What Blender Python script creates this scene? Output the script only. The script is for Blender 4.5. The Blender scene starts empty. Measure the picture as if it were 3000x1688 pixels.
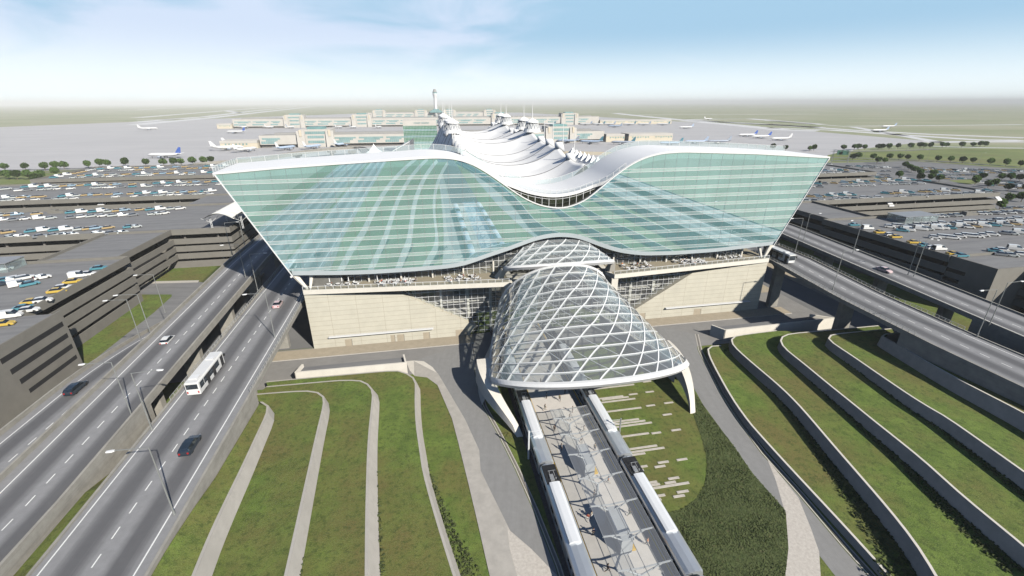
import bpy, math, random
from mathutils import Vector, Matrix, noise
random.seed(7)
C = bpy.context.scene.collection
rnd = random.random
def U(a, b): return a + (b - a) * random.random()

# ------------------------------------------------------------------ camera geometry / site frame
H = 66.0; F = 1325.8; RHO = .00233
PIT = math.atan((844 - 300.6) / F)
cP, sP = math.cos(PIT), math.sin(PIT)
F0 = (0, cP, -sP); U0 = (0, sP, cP)
RR = (math.cos(RHO), -math.sin(RHO) * U0[1], -math.sin(RHO) * U0[2])
UU = (math.sin(RHO), math.cos(RHO) * U0[1], math.cos(RHO) * U0[2])
TH = math.radians(10.6); ct, st = math.cos(TH), math.sin(TH)
def ray(p):
    u = (p[0] - 1500) / F; v = (844 - p[1]) / F
    return [F0[i] + u * RR[i] + v * UU[i] for i in range(3)]
def ab(w): return (w[0] * ct + w[1] * st, -w[0] * st + w[1] * ct, w[2])
def P(p, z):                      # survey point of the photo at height z, in site metres (a, b, z)
    d = ray(p); t = (H - z) / -d[2]; return ab((d[0] * t, d[1] * t, z))
def PB(p, b):
    d = ray(p); t = b / (-d[0] * st + d[1] * ct); return ab((d[0] * t, d[1] * t, H + d[2] * t))
def W(a, b, z=0.0): return (a * ct - b * st, a * st + b * ct, z)
def reg(ox, oy, s): return lambda x, y: (ox + x * s, oy + y * s)
z1 = reg(0, 400, 750/2415); z2 = reg(600, 230, 750/2415); z3 = reg(1250, 250, 750/2415); z4 = reg(2250, 300, 750/2415)
z5 = reg(0, 650, .41413); z6 = reg(750, 700, 750/2415); z7 = reg(1350, 650, .41413); z8 = reg(2000, 600, 1000/2415)
y1 = reg(0, 1000, 900/1895); y2 = reg(1350, 1050, 750/1703); y3 = reg(2000, 900, 1000/1839)
w1 = reg(2200, 650, 800/2415); w2 = reg(500, 600, 500/2415); w3 = reg(1400, 680, 500/2415); w4 = reg(1200, 320, 600/2576)
w5 = reg(1050, 950, 700/2415); w6 = reg(2100, 880, 600/2415); x1 = reg(2600, 400, 400/2415); x3 = reg(400, 270, 600/2576); x4 = reg(1800, 280, 600/2576)
DD = reg(0, 0, 3000/2575)

# ------------------------------------------------------------------ materials
MAT = {}
def mat(name, col, rough=.8, metal=0, var=.12, scale=.5, col2=None, bump=0, spec=.5, bscale=None, detail=6, stretch=None, coat=0):
    m = bpy.data.materials.new(name); m.use_nodes = True; nt = m.node_tree; N = nt.nodes; L = nt.links
    bs = N['Principled BSDF']; bs.inputs['Roughness'].default_value = rough; bs.inputs['Metallic'].default_value = metal
    bs.inputs['Specular IOR Level'].default_value = spec; bs.inputs['Coat Weight'].default_value = coat
    tc = N.new('ShaderNodeTexCoord'); src = tc.outputs['Object']
    if stretch:
        mp = N.new('ShaderNodeMapping'); mp.inputs['Scale'].default_value = stretch; mp.inputs['Rotation'].default_value = (0, 0, -TH)
        L.new(src, mp.inputs['Vector']); src = mp.outputs['Vector']
    nz = N.new('ShaderNodeTexNoise'); nz.inputs['Scale'].default_value = scale; nz.inputs['Detail'].default_value = detail; nz.inputs['Roughness'].default_value = .62
    L.new(src, nz.inputs['Vector'])
    rp = N.new('ShaderNodeValToRGB'); rp.color_ramp.elements[0].position = .32; rp.color_ramp.elements[1].position = .68
    c2 = col2 or tuple(min(1, c * (1 + var)) for c in col); c1 = col if col2 else tuple(c * (1 - var) for c in col)
    rp.color_ramp.elements[0].color = (*c1, 1); rp.color_ramp.elements[1].color = (*c2, 1)
    L.new(nz.outputs['Fac'], rp.inputs['Fac']); L.new(rp.outputs['Color'], bs.inputs['Base Color'])
    if bump:
        n2 = N.new('ShaderNodeTexNoise'); n2.inputs['Scale'].default_value = bscale or scale * 6; n2.inputs['Detail'].default_value = 4
        L.new(src, n2.inputs['Vector'])
        b = N.new('ShaderNodeBump'); b.inputs['Strength'].default_value = bump; b.inputs['Distance'].default_value = .1
        L.new(n2.outputs['Fac'], b.inputs['Height']); L.new(b.outputs['Normal'], bs.inputs['Normal'])
    MAT[name] = m; return m
def mixin(m, col, scale, lo, hi, stretch=None, fac=1.0):
    """lay a second noise-driven colour over a material (wear, patches)"""
    nt = m.node_tree; N = nt.nodes; L = nt.links; bs = N['Principled BSDF']
    src = bs.inputs['Base Color'].links[0].from_socket
    tc = N.new('ShaderNodeTexCoord'); v = tc.outputs['Object']
    if stretch:
        mp = N.new('ShaderNodeMapping'); mp.inputs['Scale'].default_value = stretch; mp.inputs['Rotation'].default_value = (0, 0, -TH)
        L.new(v, mp.inputs['Vector']); v = mp.outputs['Vector']
    nz = N.new('ShaderNodeTexNoise'); nz.inputs['Scale'].default_value = scale; nz.inputs['Detail'].default_value = 8; nz.inputs['Roughness'].default_value = .65
    L.new(v, nz.inputs['Vector'])
    mr = N.new('ShaderNodeMapRange'); mr.inputs['From Min'].default_value = lo; mr.inputs['From Max'].default_value = hi; mr.inputs['To Max'].default_value = fac
    L.new(nz.outputs['Fac'], mr.inputs['Value'])
    mx = N.new('ShaderNodeMix'); mx.data_type = 'RGBA'; L.new(mr.outputs['Result'], mx.inputs['Factor'])
    L.new(src, mx.inputs['A']); mx.inputs['B'].default_value = (*col, 1); L.new(mx.outputs['Result'], bs.inputs['Base Color'])
def gridmat(m, sx, sz, dark, width=.02, fac=.6):
    """joint lines between cladding panels: brick texture on object X/Z in site frame"""
    nt = m.node_tree; N = nt.nodes; L = nt.links; bs = N['Principled BSDF']; src = bs.inputs['Base Color'].links[0].from_socket
    uv = N.new('ShaderNodeUVMap'); br = N.new('ShaderNodeTexBrick'); br.offset = 0
    br.inputs['Scale'].default_value = 1; br.inputs['Brick Width'].default_value = sx; br.inputs['Row Height'].default_value = sz
    br.inputs['Mortar Size'].default_value = width; br.inputs['Mortar Smooth'].default_value = .2
    L.new(uv.outputs['UV'], br.inputs['Vector'])
    mt = N.new('ShaderNodeMath'); mt.operation = 'MULTIPLY'; mt.inputs[1].default_value = fac; L.new(br.outputs['Fac'], mt.inputs[0])
    mx = N.new('ShaderNodeMix'); mx.data_type = 'RGBA'; L.new(mt.outputs['Value'], mx.inputs['Factor'])
    L.new(src, mx.inputs['A']); mx.inputs['B'].default_value = (*dark, 1); L.new(mx.outputs['Result'], bs.inputs['Base Color'])
def roadmat(name, col, track, lane=5.6, phase=0.0):
    m = mat(name, col, .82, var=.08, scale=.8, bump=.15, bscale=9)
    nt = m.node_tree; N = nt.nodes; L = nt.links; bs = N['Principled BSDF']; src = bs.inputs['Base Color'].links[0].from_socket
    uv = N.new('ShaderNodeUVMap'); sx = N.new('ShaderNodeSeparateXYZ'); L.new(uv.outputs['UV'], sx.inputs['Vector'])
    def math_(op, a, b=None):
        n = N.new('ShaderNodeMath'); n.operation = op
        for i, q in enumerate((a, b)):
            if q is None: continue
            if isinstance(q, (int, float)): n.inputs[i].default_value = q
            else: L.new(q, n.inputs[i])
        return n.outputs['Value']
    s = math_('COSINE', math_('MULTIPLY', math_('ADD', sx.outputs['X'], phase), 2 * math.pi / lane))   # tyre wear in the middle of each lane
    mp = N.new('ShaderNodeMapping'); mp.inputs['Scale'].default_value = (1.3, .02, 1); L.new(uv.outputs['UV'], mp.inputs['Vector'])
    nz = N.new('ShaderNodeTexNoise'); nz.inputs['Scale'].default_value = 1; nz.inputs['Detail'].default_value = 4; L.new(mp.outputs['Vector'], nz.inputs['Vector'])
    q = math_('ADD', math_('MULTIPLY', s, .75), math_('MULTIPLY', nz.outputs['Fac'], .9))
    mr = N.new('ShaderNodeMapRange'); mr.inputs['From Min'].default_value = 0; mr.inputs['From Max'].default_value = 1.0; mr.inputs['To Max'].default_value = .8; L.new(q, mr.inputs['Value'])
    mx = N.new('ShaderNodeMix'); mx.data_type = 'RGBA'; L.new(mr.outputs['Result'], mx.inputs['Factor'])
    L.new(src, mx.inputs['A']); mx.inputs['B'].default_value = (*track, 1); L.new(mx.outputs['Result'], bs.inputs['Base Color'])
    return m
def glassmat(name, tint, fac, dif=None, difac=0, rough=.02):
    """clear glazing: see-through, with a reflecting share and a little milkiness"""
    m = bpy.data.materials.new(name); m.use_nodes = True; nt = m.node_tree; N = nt.nodes; L = nt.links; N.remove(N['Principled BSDF'])
    out = N['Material Output']; tr = N.new('ShaderNodeBsdfTransparent'); tr.inputs['Color'].default_value = (*tint, 1)
    gl = N.new('ShaderNodeBsdfGlossy'); gl.inputs['Roughness'].default_value = rough; gl.inputs['Color'].default_value = (1, 1, 1, 1)
    lf = N.new('ShaderNodeLayerWeight'); lw = N.new('ShaderNodeMath'); lw.operation = 'POWER'; lw.inputs[1].default_value = 4.0; L.new(lf.outputs['Facing'], lw.inputs[0])
    ad = N.new('ShaderNodeMath'); ad.operation = 'MULTIPLY_ADD'; ad.inputs[1].default_value = .8; ad.inputs[2].default_value = fac + .035; L.new(lw.outputs[0], ad.inputs[0]); ad.use_clamp = True
    mx = N.new('ShaderNodeMixShader'); L.new(ad.outputs[0], mx.inputs['Fac'])
    base = tr
    if difac:
        df = N.new('ShaderNodeBsdfDiffuse'); df.inputs['Color'].default_value = (*dif, 1)
        m2 = N.new('ShaderNodeMixShader'); m2.inputs['Fac'].default_value = difac; L.new(tr.outputs[0], m2.inputs[1]); L.new(df.outputs[0], m2.inputs[2]); base = m2
    L.new(base.outputs[0], mx.inputs[1]); L.new(gl.outputs[0], mx.inputs[2]); L.new(mx.outputs[0], out.inputs['Surface'])
    MAT[name] = m; return m
def mirrormat(name, col, refl, fac, rough=.01):
    """coated curtain-wall glass: coloured body with a strong mirror share"""
    m = bpy.data.materials.new(name); m.use_nodes = True; nt = m.node_tree; N = nt.nodes; L = nt.links; N.remove(N['Principled BSDF'])
    out = N['Material Output']; df = N.new('ShaderNodeBsdfDiffuse')
    gl = N.new('ShaderNodeBsdfGlossy'); gl.inputs['Roughness'].default_value = rough; gl.inputs['Color'].default_value = (*refl, 1)
    tc = N.new('ShaderNodeTexCoord'); nz = N.new('ShaderNodeTexNoise'); nz.inputs['Scale'].default_value = .12; L.new(tc.outputs['Object'], nz.inputs['Vector'])
    rp = N.new('ShaderNodeValToRGB'); rp.color_ramp.elements[0].position = .3; rp.color_ramp.elements[1].position = .7
    rp.color_ramp.elements[0].color = (*[c * .88 for c in col], 1); rp.color_ramp.elements[1].color = (*[c * 1.12 for c in col], 1)
    L.new(nz.outputs['Fac'], rp.inputs['Fac']); L.new(rp.outputs['Color'], df.inputs['Color'])
    mx = N.new('ShaderNodeMixShader'); mx.inputs['Fac'].default_value = fac
    L.new(df.outputs[0], mx.inputs[1]); L.new(gl.outputs[0], mx.inputs[2]); L.new(mx.outputs[0], out.inputs['Surface'])
    MAT[name] = m; return m

mat('prairie', (.29, .30, .18), .95, var=.0, scale=.004, col2=(.37, .36, .24)); mixin(MAT['prairie'], (.22, .26, .12), .0015, .45, .65, (1, 3, 1))
mat('field', (.12, .16, .04), .95, scale=.02, col2=(.20, .23, .07)); mixin(MAT['field'], (.17, .15, .06), .008, .5, .7, (1, 3, 1))
mat('apron', (.50, .49, .49), .8, var=.05, scale=.01); mixin(MAT['apron'], (.40, .40, .41), .01, .45, .75, (.25, 4, 1), .7)
mat('taxiway', (.66, .66, .66), .85, var=.06, scale=.02)
mat('asphalt', (.16, .16, .165), .88, var=.15, scale=.15)
mat('lot', (.19, .19, .19), .88, var=.1, scale=.1)
mat('plaza', (.27, .262, .25), .8, var=.06, scale=.5, bump=.1); mixin(MAT['plaza'], (.2, .195, .19), .12, .45, .75, None, .6)
mat('sidewalk', (.42, .36, .27), .85, var=.08, scale=.6)
mat('kerb', (.52, .49, .44), .8, var=.1, scale=1.2)
mat('path', (.27, .267, .26), .8, var=.06, scale=.8, bump=.1); mixin(MAT['path'], (.22, .217, .21), .3, .45, .75, (3, .4, 1), .6)
mat('pale_paving', (.62, .58, .52), .8, var=.0, scale=2.2, col2=(.48, .44, .39))
mat('deck_concrete', (.225, .225, .225), .82, var=.06, scale=.3); mixin(MAT['deck_concrete'], (.14, .14, .15), .25, .45, .7, (.12, 1.6, 1), .75)
mat('garage_concrete', (.205, .195, .172), .85, var=.08, scale=.25, bump=.1); mixin(MAT['garage_concrete'], (.18, .17, .15), .3, .5, .8, None, .6)
mat('barrier_concrete', (.33, .315, .28), .85, var=.14, scale=.5, bump=.15); mixin(MAT['barrier_concrete'], (.2, .19, .17), .5, .5, .75, (1, .2, 3), .6)
mat('wall_concrete', (.44, .415, .375), .85, var=.1, scale=.6, bump=.12); mixin(MAT['wall_concrete'], (.34, .32, .29), .4, .5, .8, None, .6)
mat('wall_pale', (.47, .445, .40), .85, var=.08, scale=.7, bump=.12); mixin(MAT['wall_pale'], (.37, .35, .31), .35, .5, .8, None, .6)
mat('cap_concrete', (.68, .64, .57), .8, var=.06, scale=1)
mat('white_concrete', (.72, .68, .60), .75, var=.05, scale=.4)
mat('stone', (.57, .54, .445), .75, var=.06, scale=.35, bump=.05); gridmat(MAT['stone'], 7.3, 1.45, (.36, .31, .23), .05, .8)
mat('void_shade', (.012, .012, .014), .9, var=.1)  # near-black colour standing for the shade inside the garages
mat('grass', (.086, .138, .021), .95, scale=.3, col2=(.165, .235, .042), bump=.9, bscale=6, detail=12)
mixin(MAT['grass'], (.17, .135, .045), .06, .42, .62, None, .85); mixin(MAT['grass'], (.045, .07, .012), 1.1, .5, .66, None, .75); mixin(MAT['grass'], (.20, .24, .07), 4.5, .52, .66, None, .6); mixin(MAT['grass'], (.05, .075, .015), 5.5, .52, .64, None, .6)
mat('shrub', (.062, .088, .026), .95, scale=.9, col2=(.10, .12, .042), bump=.7, bscale=5, detail=8); mixin(MAT['shrub'], (.16, .13, .07), 1.1, .6, .72, None, .8)
mat('leaf', (.035, .075, .016), .9, scale=.6, col2=(.10, .165, .04), spec=.1)
mat('bark', (.16, .12, .08), .9, scale=2)
roadmat('road', (.265, .265, .27), (.085, .085, .09), 6.0, 3.0)
mat('marking', (.80, .80, .78), .7, var=.06, scale=2)
mat('white_paint', (.80, .80, .79), .45, var=.02, scale=.3)
mat('roof_white', (.84, .85, .86), .9, var=.015, scale=.1, spec=.1)
mat('steel_white', (.78, .79, .79), .4, var=.03, scale=.6)
mat('kiosk_grey', (.56, .57, .58), .6, var=.05, scale=1)
mat('steel_grey', (.36, .37, .38), .45, .3, var=.06, scale=1)
mat('pole_metal', (.33, .34, .33), .5, .4, var=.1, scale=1)
mat('rail_metal', (.5, .5, .48), .5, .3, var=.1, scale=1)
mat('fabric', (.90, .90, .89), .9, var=.012, scale=.05, spec=.1)
mat('fabric_seam', (.10, .10, .11), .7)
mat('canvas', (.86, .85, .78), .6, var=.03, scale=.3)
mat('concourse_wall', (.60, .57, .52), .85, var=.06, scale=.05); mat('concourse_cream', (.70, .62, .48), .8, var=.05, scale=.05)  # concourse wall paled to put distance haze into its colour
mat('concourse_roof', (.36, .355, .34), .85, var=.08, scale=.03)
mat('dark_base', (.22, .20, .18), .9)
mirrormat('teal_window', (.22, .42, .42), (.75, .95, .95), .25, .1)  # lightened so the far windows carry haze in their colour
mirrormat('green_window', (.06, .26, .14), (.7, .95, .85), .25, .1)
mirrormat('facade_vision', (.24, .46, .47), (.70, .84, .92), .60)
mirrormat('facade_spandrel', (.50, .70, .69), (.76, .88, .94), .54)
mirrormat('facade_top', (.30, .60, .66), (.8, .98, 1), .66)
mat('soffit', (.58, .64, .66), .45, var=.03, scale=.2)
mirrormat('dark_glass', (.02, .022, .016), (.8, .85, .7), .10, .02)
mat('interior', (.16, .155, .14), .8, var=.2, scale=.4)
mat('terrace_floor', (.34, .30, .22), .8, var=.06, scale=.8)
glassmat('clear_glass', (.93, .96, .96), .015, (.8, .83, .83), .07)
glassmat('canopy_glass', (.90, .93, .93), .09, (.80, .83, .83), .16)
glassmat('platform_glass', (.94, .96, .96), .04, (.82, .84, .85), .15)
glassmat('rail_glass', (.86, .95, .95), .06, (.7, .82, .84), .25)
mat('platform', (.66, .62, .57), .75, var=.05, scale=.7); mixin(MAT['platform'], (.5, .48, .45), .3, .5, .8, None, .5)
mat('yellow_strip', (.62, .40, .06), .8, var=.1, scale=2)
mat('ballast', (.07, .07, .075), .95, var=.4, scale=3)
mat('train_silver', (.62, .66, .70), .28, .55, var=.03, scale=.5)
mat('train_white', (.78, .80, .82), .3, var=.02, scale=.4, coat=.3)
mat('black_part', (.02, .02, .022), .5, var=.2, scale=3)
mirrormat('car_glass', (.015, .02, .025), (.7, .8, .9), .16, .05)
mat('tyre', (.02, .02, .02), .85)
mat('chrome', (.6, .6, .62), .3, .8)
mat('tail_light', (.5, .01, .01), .3)
for n, c in dict(white=(.78, .78, .76), teal=(.09, .27, .33), tan=(.46, .34, .17), silver=(.50, .53, .52), grey=(.22, .23, .24), blue=(.30, .42, .52), black=(.02, .03, .045), pink=(.68, .52, .52), darkblue=(.018, .03, .045), yellow=(.60, .42, .08)).items():
    mat('paint_' + n, c, .3, var=.02, coat=.5)
mat('plane_white', (.80, .80, .80), .35); mat('plane_blue', (.05, .13, .50), .4); mat('plane_lightblue', (.45, .55, .70), .4); mat('plane_grey', (.42, .47, .55), .4); mat('plane_teal', (.10, .28, .36), .4)
mat('skin', (.48, .30, .21), .6)
for n, c in dict(red=(.5, .06, .03), orange=(.6, .2, .04), dark=(.03, .03, .035), beige=(.5, .45, .36), green=(.10, .14, .07), white=(.75, .73, .7), blue=(.08, .12, .25)).items(): mat('cloth_' + n, c, .85)
mat('hair', (.03, .02, .012), .8)
mat('sign_green', (.02, .09, .06), .6)

# ------------------------------------------------------------------ mesh builder
XF = {}
def rootxf(o):
    while o is not None and o not in XF: o = o.parent
    return XF.get(o)
def tag(o, label=None, cat=None, group=None, kind=None):
    if label: o['label'] = label
    if cat: o['category'] = cat
    if group: o['group'] = group
    if kind: o['kind'] = kind
    return o
def thing(name, label, cat, loc=(0, 0, 0), rz=0, group=None):
    o = bpy.data.objects.new(name, None); o.empty_display_size = .5; C.objects.link(o)
    o.location = loc; o.rotation_euler = (0, 0, rz); XF[o] = (Vector(loc), rz)
    return tag(o, label, cat, group)
class M:
    def __init__(s, site=True): s.v = []; s.f = []; s.m = []; s.uv = []; s.site = site; s.mi = 0
    def pt(s, p): s.v.append(W(*p) if s.site else tuple(p)); return len(s.v) - 1
    def face(s, pts, uv=None):
        idx = [s.pt(p) for p in pts]; s.f.append(idx); s.m.append(s.mi); s.uv.append(uv or [(0, 0)] * len(idx))
    def box(s, a0, a1, b0, b1, c0, c1, skip=''):
        p = [(a0, b0, c0), (a1, b0, c0), (a1, b1, c0), (a0, b1, c0), (a0, b0, c1), (a1, b0, c1), (a1, b1, c1), (a0, b1, c1)]
        la, lb, lc = a1 - a0, b1 - b0, c1 - c0
        for k, q, w, h in (('d', (3, 2, 1, 0), la, lb), ('u', (4, 5, 6, 7), la, lb), ('f', (0, 1, 5, 4), la, lc), ('r', (1, 2, 6, 5), lb, lc), ('b', (2, 3, 7, 6), la, lc), ('l', (3, 0, 4, 7), lb, lc)):
            if k not in skip: s.face([p[i] for i in q], [(0, 0), (w, 0), (w, h), (0, h)])
    def prism(s, pts, z0, z1):
        n = len(pts); s.face([(p[0], p[1], z1) for p in pts]); s.face([(p[0], p[1], z0) for p in reversed(pts)])
        for i in range(n):
            p, q = pts[i], pts[(i + 1) % n]; s.face([(p[0], p[1], z0), (q[0], q[1], z0), (q[0], q[1], z1), (p[0], p[1], z1)])
    def tube(s, p0, p1, r0, r1=None, n=8, cap=True):
        r1 = r0 if r1 is None else r1; p0, p1 = Vector(p0), Vector(p1); d = (p1 - p0)
        if d.length < 1e-6: return
        d.normalize(); x = d.orthogonal().normalized(); y = d.cross(x)
        A = [p0 + (x * math.cos(k * 2 * math.pi / n) + y * math.sin(k * 2 * math.pi / n)) * r0 for k in range(n)]
        B = [p1 + (x * math.cos(k * 2 * math.pi / n) + y * math.sin(k * 2 * math.pi / n)) * r1 for k in range(n)]
        ia = [s.pt(p) for p in A]; ib = [s.pt(p) for p in B]
        for k in range(n):
            s.f.append([ia[k], ia[(k + 1) % n], ib[(k + 1) % n], ib[k]]); s.m.append(s.mi); s.uv.append([(0, 0)] * 4)
        if cap:
            s.f.append(ia[::-1]); s.m.append(s.mi); s.uv.append([(0, 0)] * n); s.f.append(ib); s.m.append(s.mi); s.uv.append([(0, 0)] * n)
    def bar(s, p0, p1, w, h, up=(0, 0, 1)):
        p0, p1 = Vector(p0), Vector(p1); d = (p1 - p0).normalized(); up = Vector(up); x = d.cross(up)
        x = (x.normalized() if x.length > 1e-4 else Vector((1, 0, 0))); y = x.cross(d).normalized()
        q = [(x * i * w / 2 + y * j * h / 2) for i, j in ((-1, -1), (1, -1), (1, 1), (-1, 1))]
        A = [s.pt(p0 + k) for k in q]; B = [s.pt(p1 + k) for k in q]
        for k in range(4):
            s.f.append([A[k], A[(k + 1) % 4], B[(k + 1) % 4], B[k]]); s.m.append(s.mi); s.uv.append([(0, 0)] * 4)
        s.f.append(A[::-1]); s.f.append(B); s.m += [s.mi] * 2; s.uv += [[(0, 0)] * 4] * 2
    def lathe(s, prof, c=(0, 0, 0), n=16):
        rings = [[s.pt((c[0] + r * math.cos(k * 2 * math.pi / n), c[1] + r * math.sin(k * 2 * math.pi / n), c[2] + z)) for k in range(n)] for r, z in prof]
        for A, B in zip(rings, rings[1:]):
            for k in range(n):
                s.f.append([A[k], A[(k + 1) % n], B[(k + 1) % n], B[k]]); s.m.append(s.mi); s.uv.append([(0, 0)] * 4)
        s.f.append(rings[0][::-1]); s.f.append(rings[-1]); s.m += [s.mi] * 2; s.uv += [[(0, 0)] * n] * 2
    def grid(s, fn, nu, nv, uvf=None):
        ids = [[s.pt(fn(i / nu, j / nv)) for j in range(nv + 1)] for i in range(nu + 1)]
        for i in range(nu):
            for j in range(nv):
                s.f.append([ids[i][j], ids[i + 1][j], ids[i + 1][j + 1], ids[i][j + 1]]); s.m.append(s.mi)
                s.uv.append([uvf(a / nu, b / nv) for a, b in ((i, j), (i + 1, j), (i + 1, j + 1), (i, j + 1))] if uvf else [(0, 0)] * 4)
    def rings(s, R, close=True):
        ids = [[s.pt(p) for p in r] for r in R]; n = len(R[0])
        for A, B in zip(ids, ids[1:]):
            for k in range(n if close else n - 1):
                s.f.append([A[k], A[(k + 1) % n], B[(k + 1) % n], B[k]]); s.m.append(s.mi); s.uv.append([(0, 0)] * 4)
        if close:
            s.f.append(ids[0][::-1]); s.f.append(ids[-1]); s.m += [s.mi] * 2; s.uv += [[(0, 0)] * n] * 2
    def build(s, name, mats, parent=None, smooth=False, recenter=False, merge=False):
        if isinstance(mats, str): mats = [mats]
        me = bpy.data.meshes.new(name); loc, rz = Vector((0, 0, 0)), 0
        vs = [Vector(v) for v in s.v]
        if parent is not None:
            x = rootxf(parent)
            if x: loc, rz = x
        elif recenter:
            n = len(vs); loc = Vector((sum(v.x for v in vs) / n, sum(v.y for v in vs) / n, min(v.z for v in vs)))
        if loc.length or rz:
            R = Matrix.Rotation(-rz, 3, 'Z'); vs = [R @ (v - loc) for v in vs]
        me.from_pydata(vs, [], s.f)
        for k in mats: me.materials.append(MAT[k])
        me.polygons.foreach_set('material_index', s.m)
        ul = me.uv_layers.new(name='UVMap'); flat = [c for f in s.uv for q in f for c in q]; ul.data.foreach_set('uv', flat)
        if smooth: me.polygons.foreach_set('use_smooth', [True] * len(s.f))
        me.validate(); me.update()
        if merge:
            import bmesh
            bm = bmesh.new(); bm.from_mesh(me); bmesh.ops.remove_doubles(bm, verts=bm.verts, dist=1e-4); bmesh.ops.recalc_face_normals(bm, faces=bm.faces); bm.to_mesh(me); bm.free()
        o = bpy.data.objects.new(name, me); C.objects.link(o)
        if parent is not None: o.parent = parent
        elif recenter: o.location = loc; XF[o] = (loc, 0)
        return o
def struct(m, name, mats, **k): return tag(m.build(name, mats, **k), kind='structure')
def kids(o): return [c for c in KID.get(o, [])]
KID = {}
def copy_tree(o, loc=None, rz=None, label=None, parent=None, _kids=None):
    c = o.copy(); C.objects.link(c); c.parent = parent
    if loc is not None: c.location = loc
    if rz is not None: c.rotation_euler = (0, 0, rz)
    if label: c['label'] = label
    for ch in o.children: copy_tree(ch, parent=c)
    return c
def resample(pts, n):
    d = [0]
    for p, q in zip(pts, pts[1:]): d.append(d[-1] + math.dist(p, q))
    out = []; j = 0
    for i in range(n + 1):
        t = d[-1] * i / n
        while j < len(d) - 2 and d[j + 1] < t: j += 1
        f = (t - d[j]) / max(1e-9, d[j + 1] - d[j]); f = max(0, min(1, f))
        out.append(tuple(pts[j][k] + (pts[j + 1][k] - pts[j][k]) * f for k in range(len(pts[0]))))
    return out
def smoothline(pts, it=2):
    for _ in range(it):
        q = [pts[0]]
        for a, b in zip(pts, pts[1:]):
            q.append(tuple(a[k] * .75 + b[k] * .25 for k in range(len(a)))); q.append(tuple(a[k] * .25 + b[k] * .75 for k in range(len(a))))
        q.append(pts[-1]); pts = q
    return pts
def offset(pts, d):
    out = []
    for i, p in enumerate(pts):
        q = pts[max(0, i - 1)]; r = pts[min(len(pts) - 1, i + 1)]; dx, dy = r[0] - q[0], r[1] - q[1]; l = math.hypot(dx, dy) or 1
        out.append((p[0] - dy / l * d, p[1] + dx / l * d) + tuple(p[2:]))
    return out
def sheet(name, pts, z, m, **k):
    s = M(); s.face([(p[0], p[1], z) for p in pts]); o = struct(s, name, m, **k); return o
ORD = ['first', 'second', 'third', 'fourth', 'fifth', 'sixth', 'seventh', 'eighth', 'ninth', 'tenth', 'eleventh', 'twelfth', 'thirteenth', 'fourteenth', 'fifteenth', 'sixteenth', 'seventeenth', 'eighteenth', 'nineteenth', 'twentieth'] + ['twenty-' + x for x in ('first', 'second', 'third', 'fourth', 'fifth', 'sixth', 'seventh', 'eighth', 'ninth')] + ['thirtieth'] + ['thirty-' + x for x in ('first', 'second', 'third', 'fourth', 'fifth')]

# ================================================================== GROUND AND SETTING
g = M(False); g.grid(lambda u, v: ((u - .5) * 90000, (v - .5) * 90000, -.12), 8, 8); struct(g, 'ground', 'prairie')
def far_sheet(name, pts, z, m): return sheet(name, pts, z, m)
sheet('apron', [(-420, 470), (-700, 620), (-1500, 1250), (-900, 2500), (-300, 3600), (700, 3400), (860, 2200), (960, 1400), (900, 700), (640, 600), (440, 470)], -.06, 'apron')
fr = [P(z1(-40, 345), 0), P(z1(-40, 480), 0), P(z1(260, 450), 0), P(z1(520, 380), 0), P(z1(900, 300), 0), P(z1(700, 312), 0)]
sheet('field', [(p[0], p[1]) for p in fr], -.045, 'field')
pr = [P(z4(560, 500), 0), P(z4(700, 465), 0), P(z4(1300, 450), 0), P(z4(1600, 438), 0), P(z4(2440, 440), 0), P(z4(2440, 640), 0), P(z4(1500, 555), 0), P(z4(1000, 560), 0), P(z4(600, 565), 0)]
sheet('field', [(p[0], p[1]) for p in pr], -.03, 'field')
def strip(name, line, width, z, m, uv=False):
    s = M(); L_ = offset(line, width / 2); R_ = offset(line, -width / 2); d = 0
    for i in range(len(line) - 1):
        e = d + math.dist(line[i][:2], line[i + 1][:2])
        s.face([(R_[i][0], R_[i][1], z), (R_[i + 1][0], R_[i + 1][1], z), (L_[i + 1][0], L_[i + 1][1], z), (L_[i][0], L_[i][1], z)], [(width, d), (width, e), (0, e), (0, d)]); d = e
    return struct(s, name, m)
for reg_, pts, w in (
    (x3, [(0, 322), (560, 278), (1100, 235), (1500, 205), (2300, 160)], 60), (x3, [(0, 378), (500, 335), (860, 310), (1400, 245), (2000, 185)], 55),
    (x3, [(0, 410), (400, 370), (870, 330), (1500, 260), (2550, 145)], 65), (x3, [(1120, 235), (1300, 262)], 60), (x3, [(0, 225), (900, 178), (1400, 160)], 50), (x3, [(0, 350), (350, 345), (850, 325)], 45),
    (x4, [(0, 222), (300, 255), (900, 312), (1700, 350), (2560, 402)], 60), (x4, [(300, 245), (1300, 240), (2560, 232)], 40), (x4, [(900, 318), (1500, 370), (2100, 430), (2560, 445)], 60),
    (x4, [(1000, 300), (1700, 292), (2560, 360)], 55), (x4, [(900, 300), (1500, 345), (2560, 398)], 40), (x4, [(100, 155), (900, 150), (2560, 150)], 40),
    (z4, [(0, 172), (700, 225), (2415, 210)], 30), (z4, [(0, 205), (800, 262), (1500, 300), (2415, 335)], 38), (z4, [(0, 240), (600, 262), (1300, 310), (2000, 355), (2415, 360)], 38),
    (z4, [(1500, 378), (1800, 372), (2415, 372)], 26), (z4, [(800, 232), (1500, 355), (1620, 380)], 22), (z4, [(1500, 412), (1900, 425), (2415, 432)], 10)):
    strip('taxiway', [P(reg_(x, y), 0)[:2] for x, y in pts], w, -.05, 'taxiway')
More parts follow.
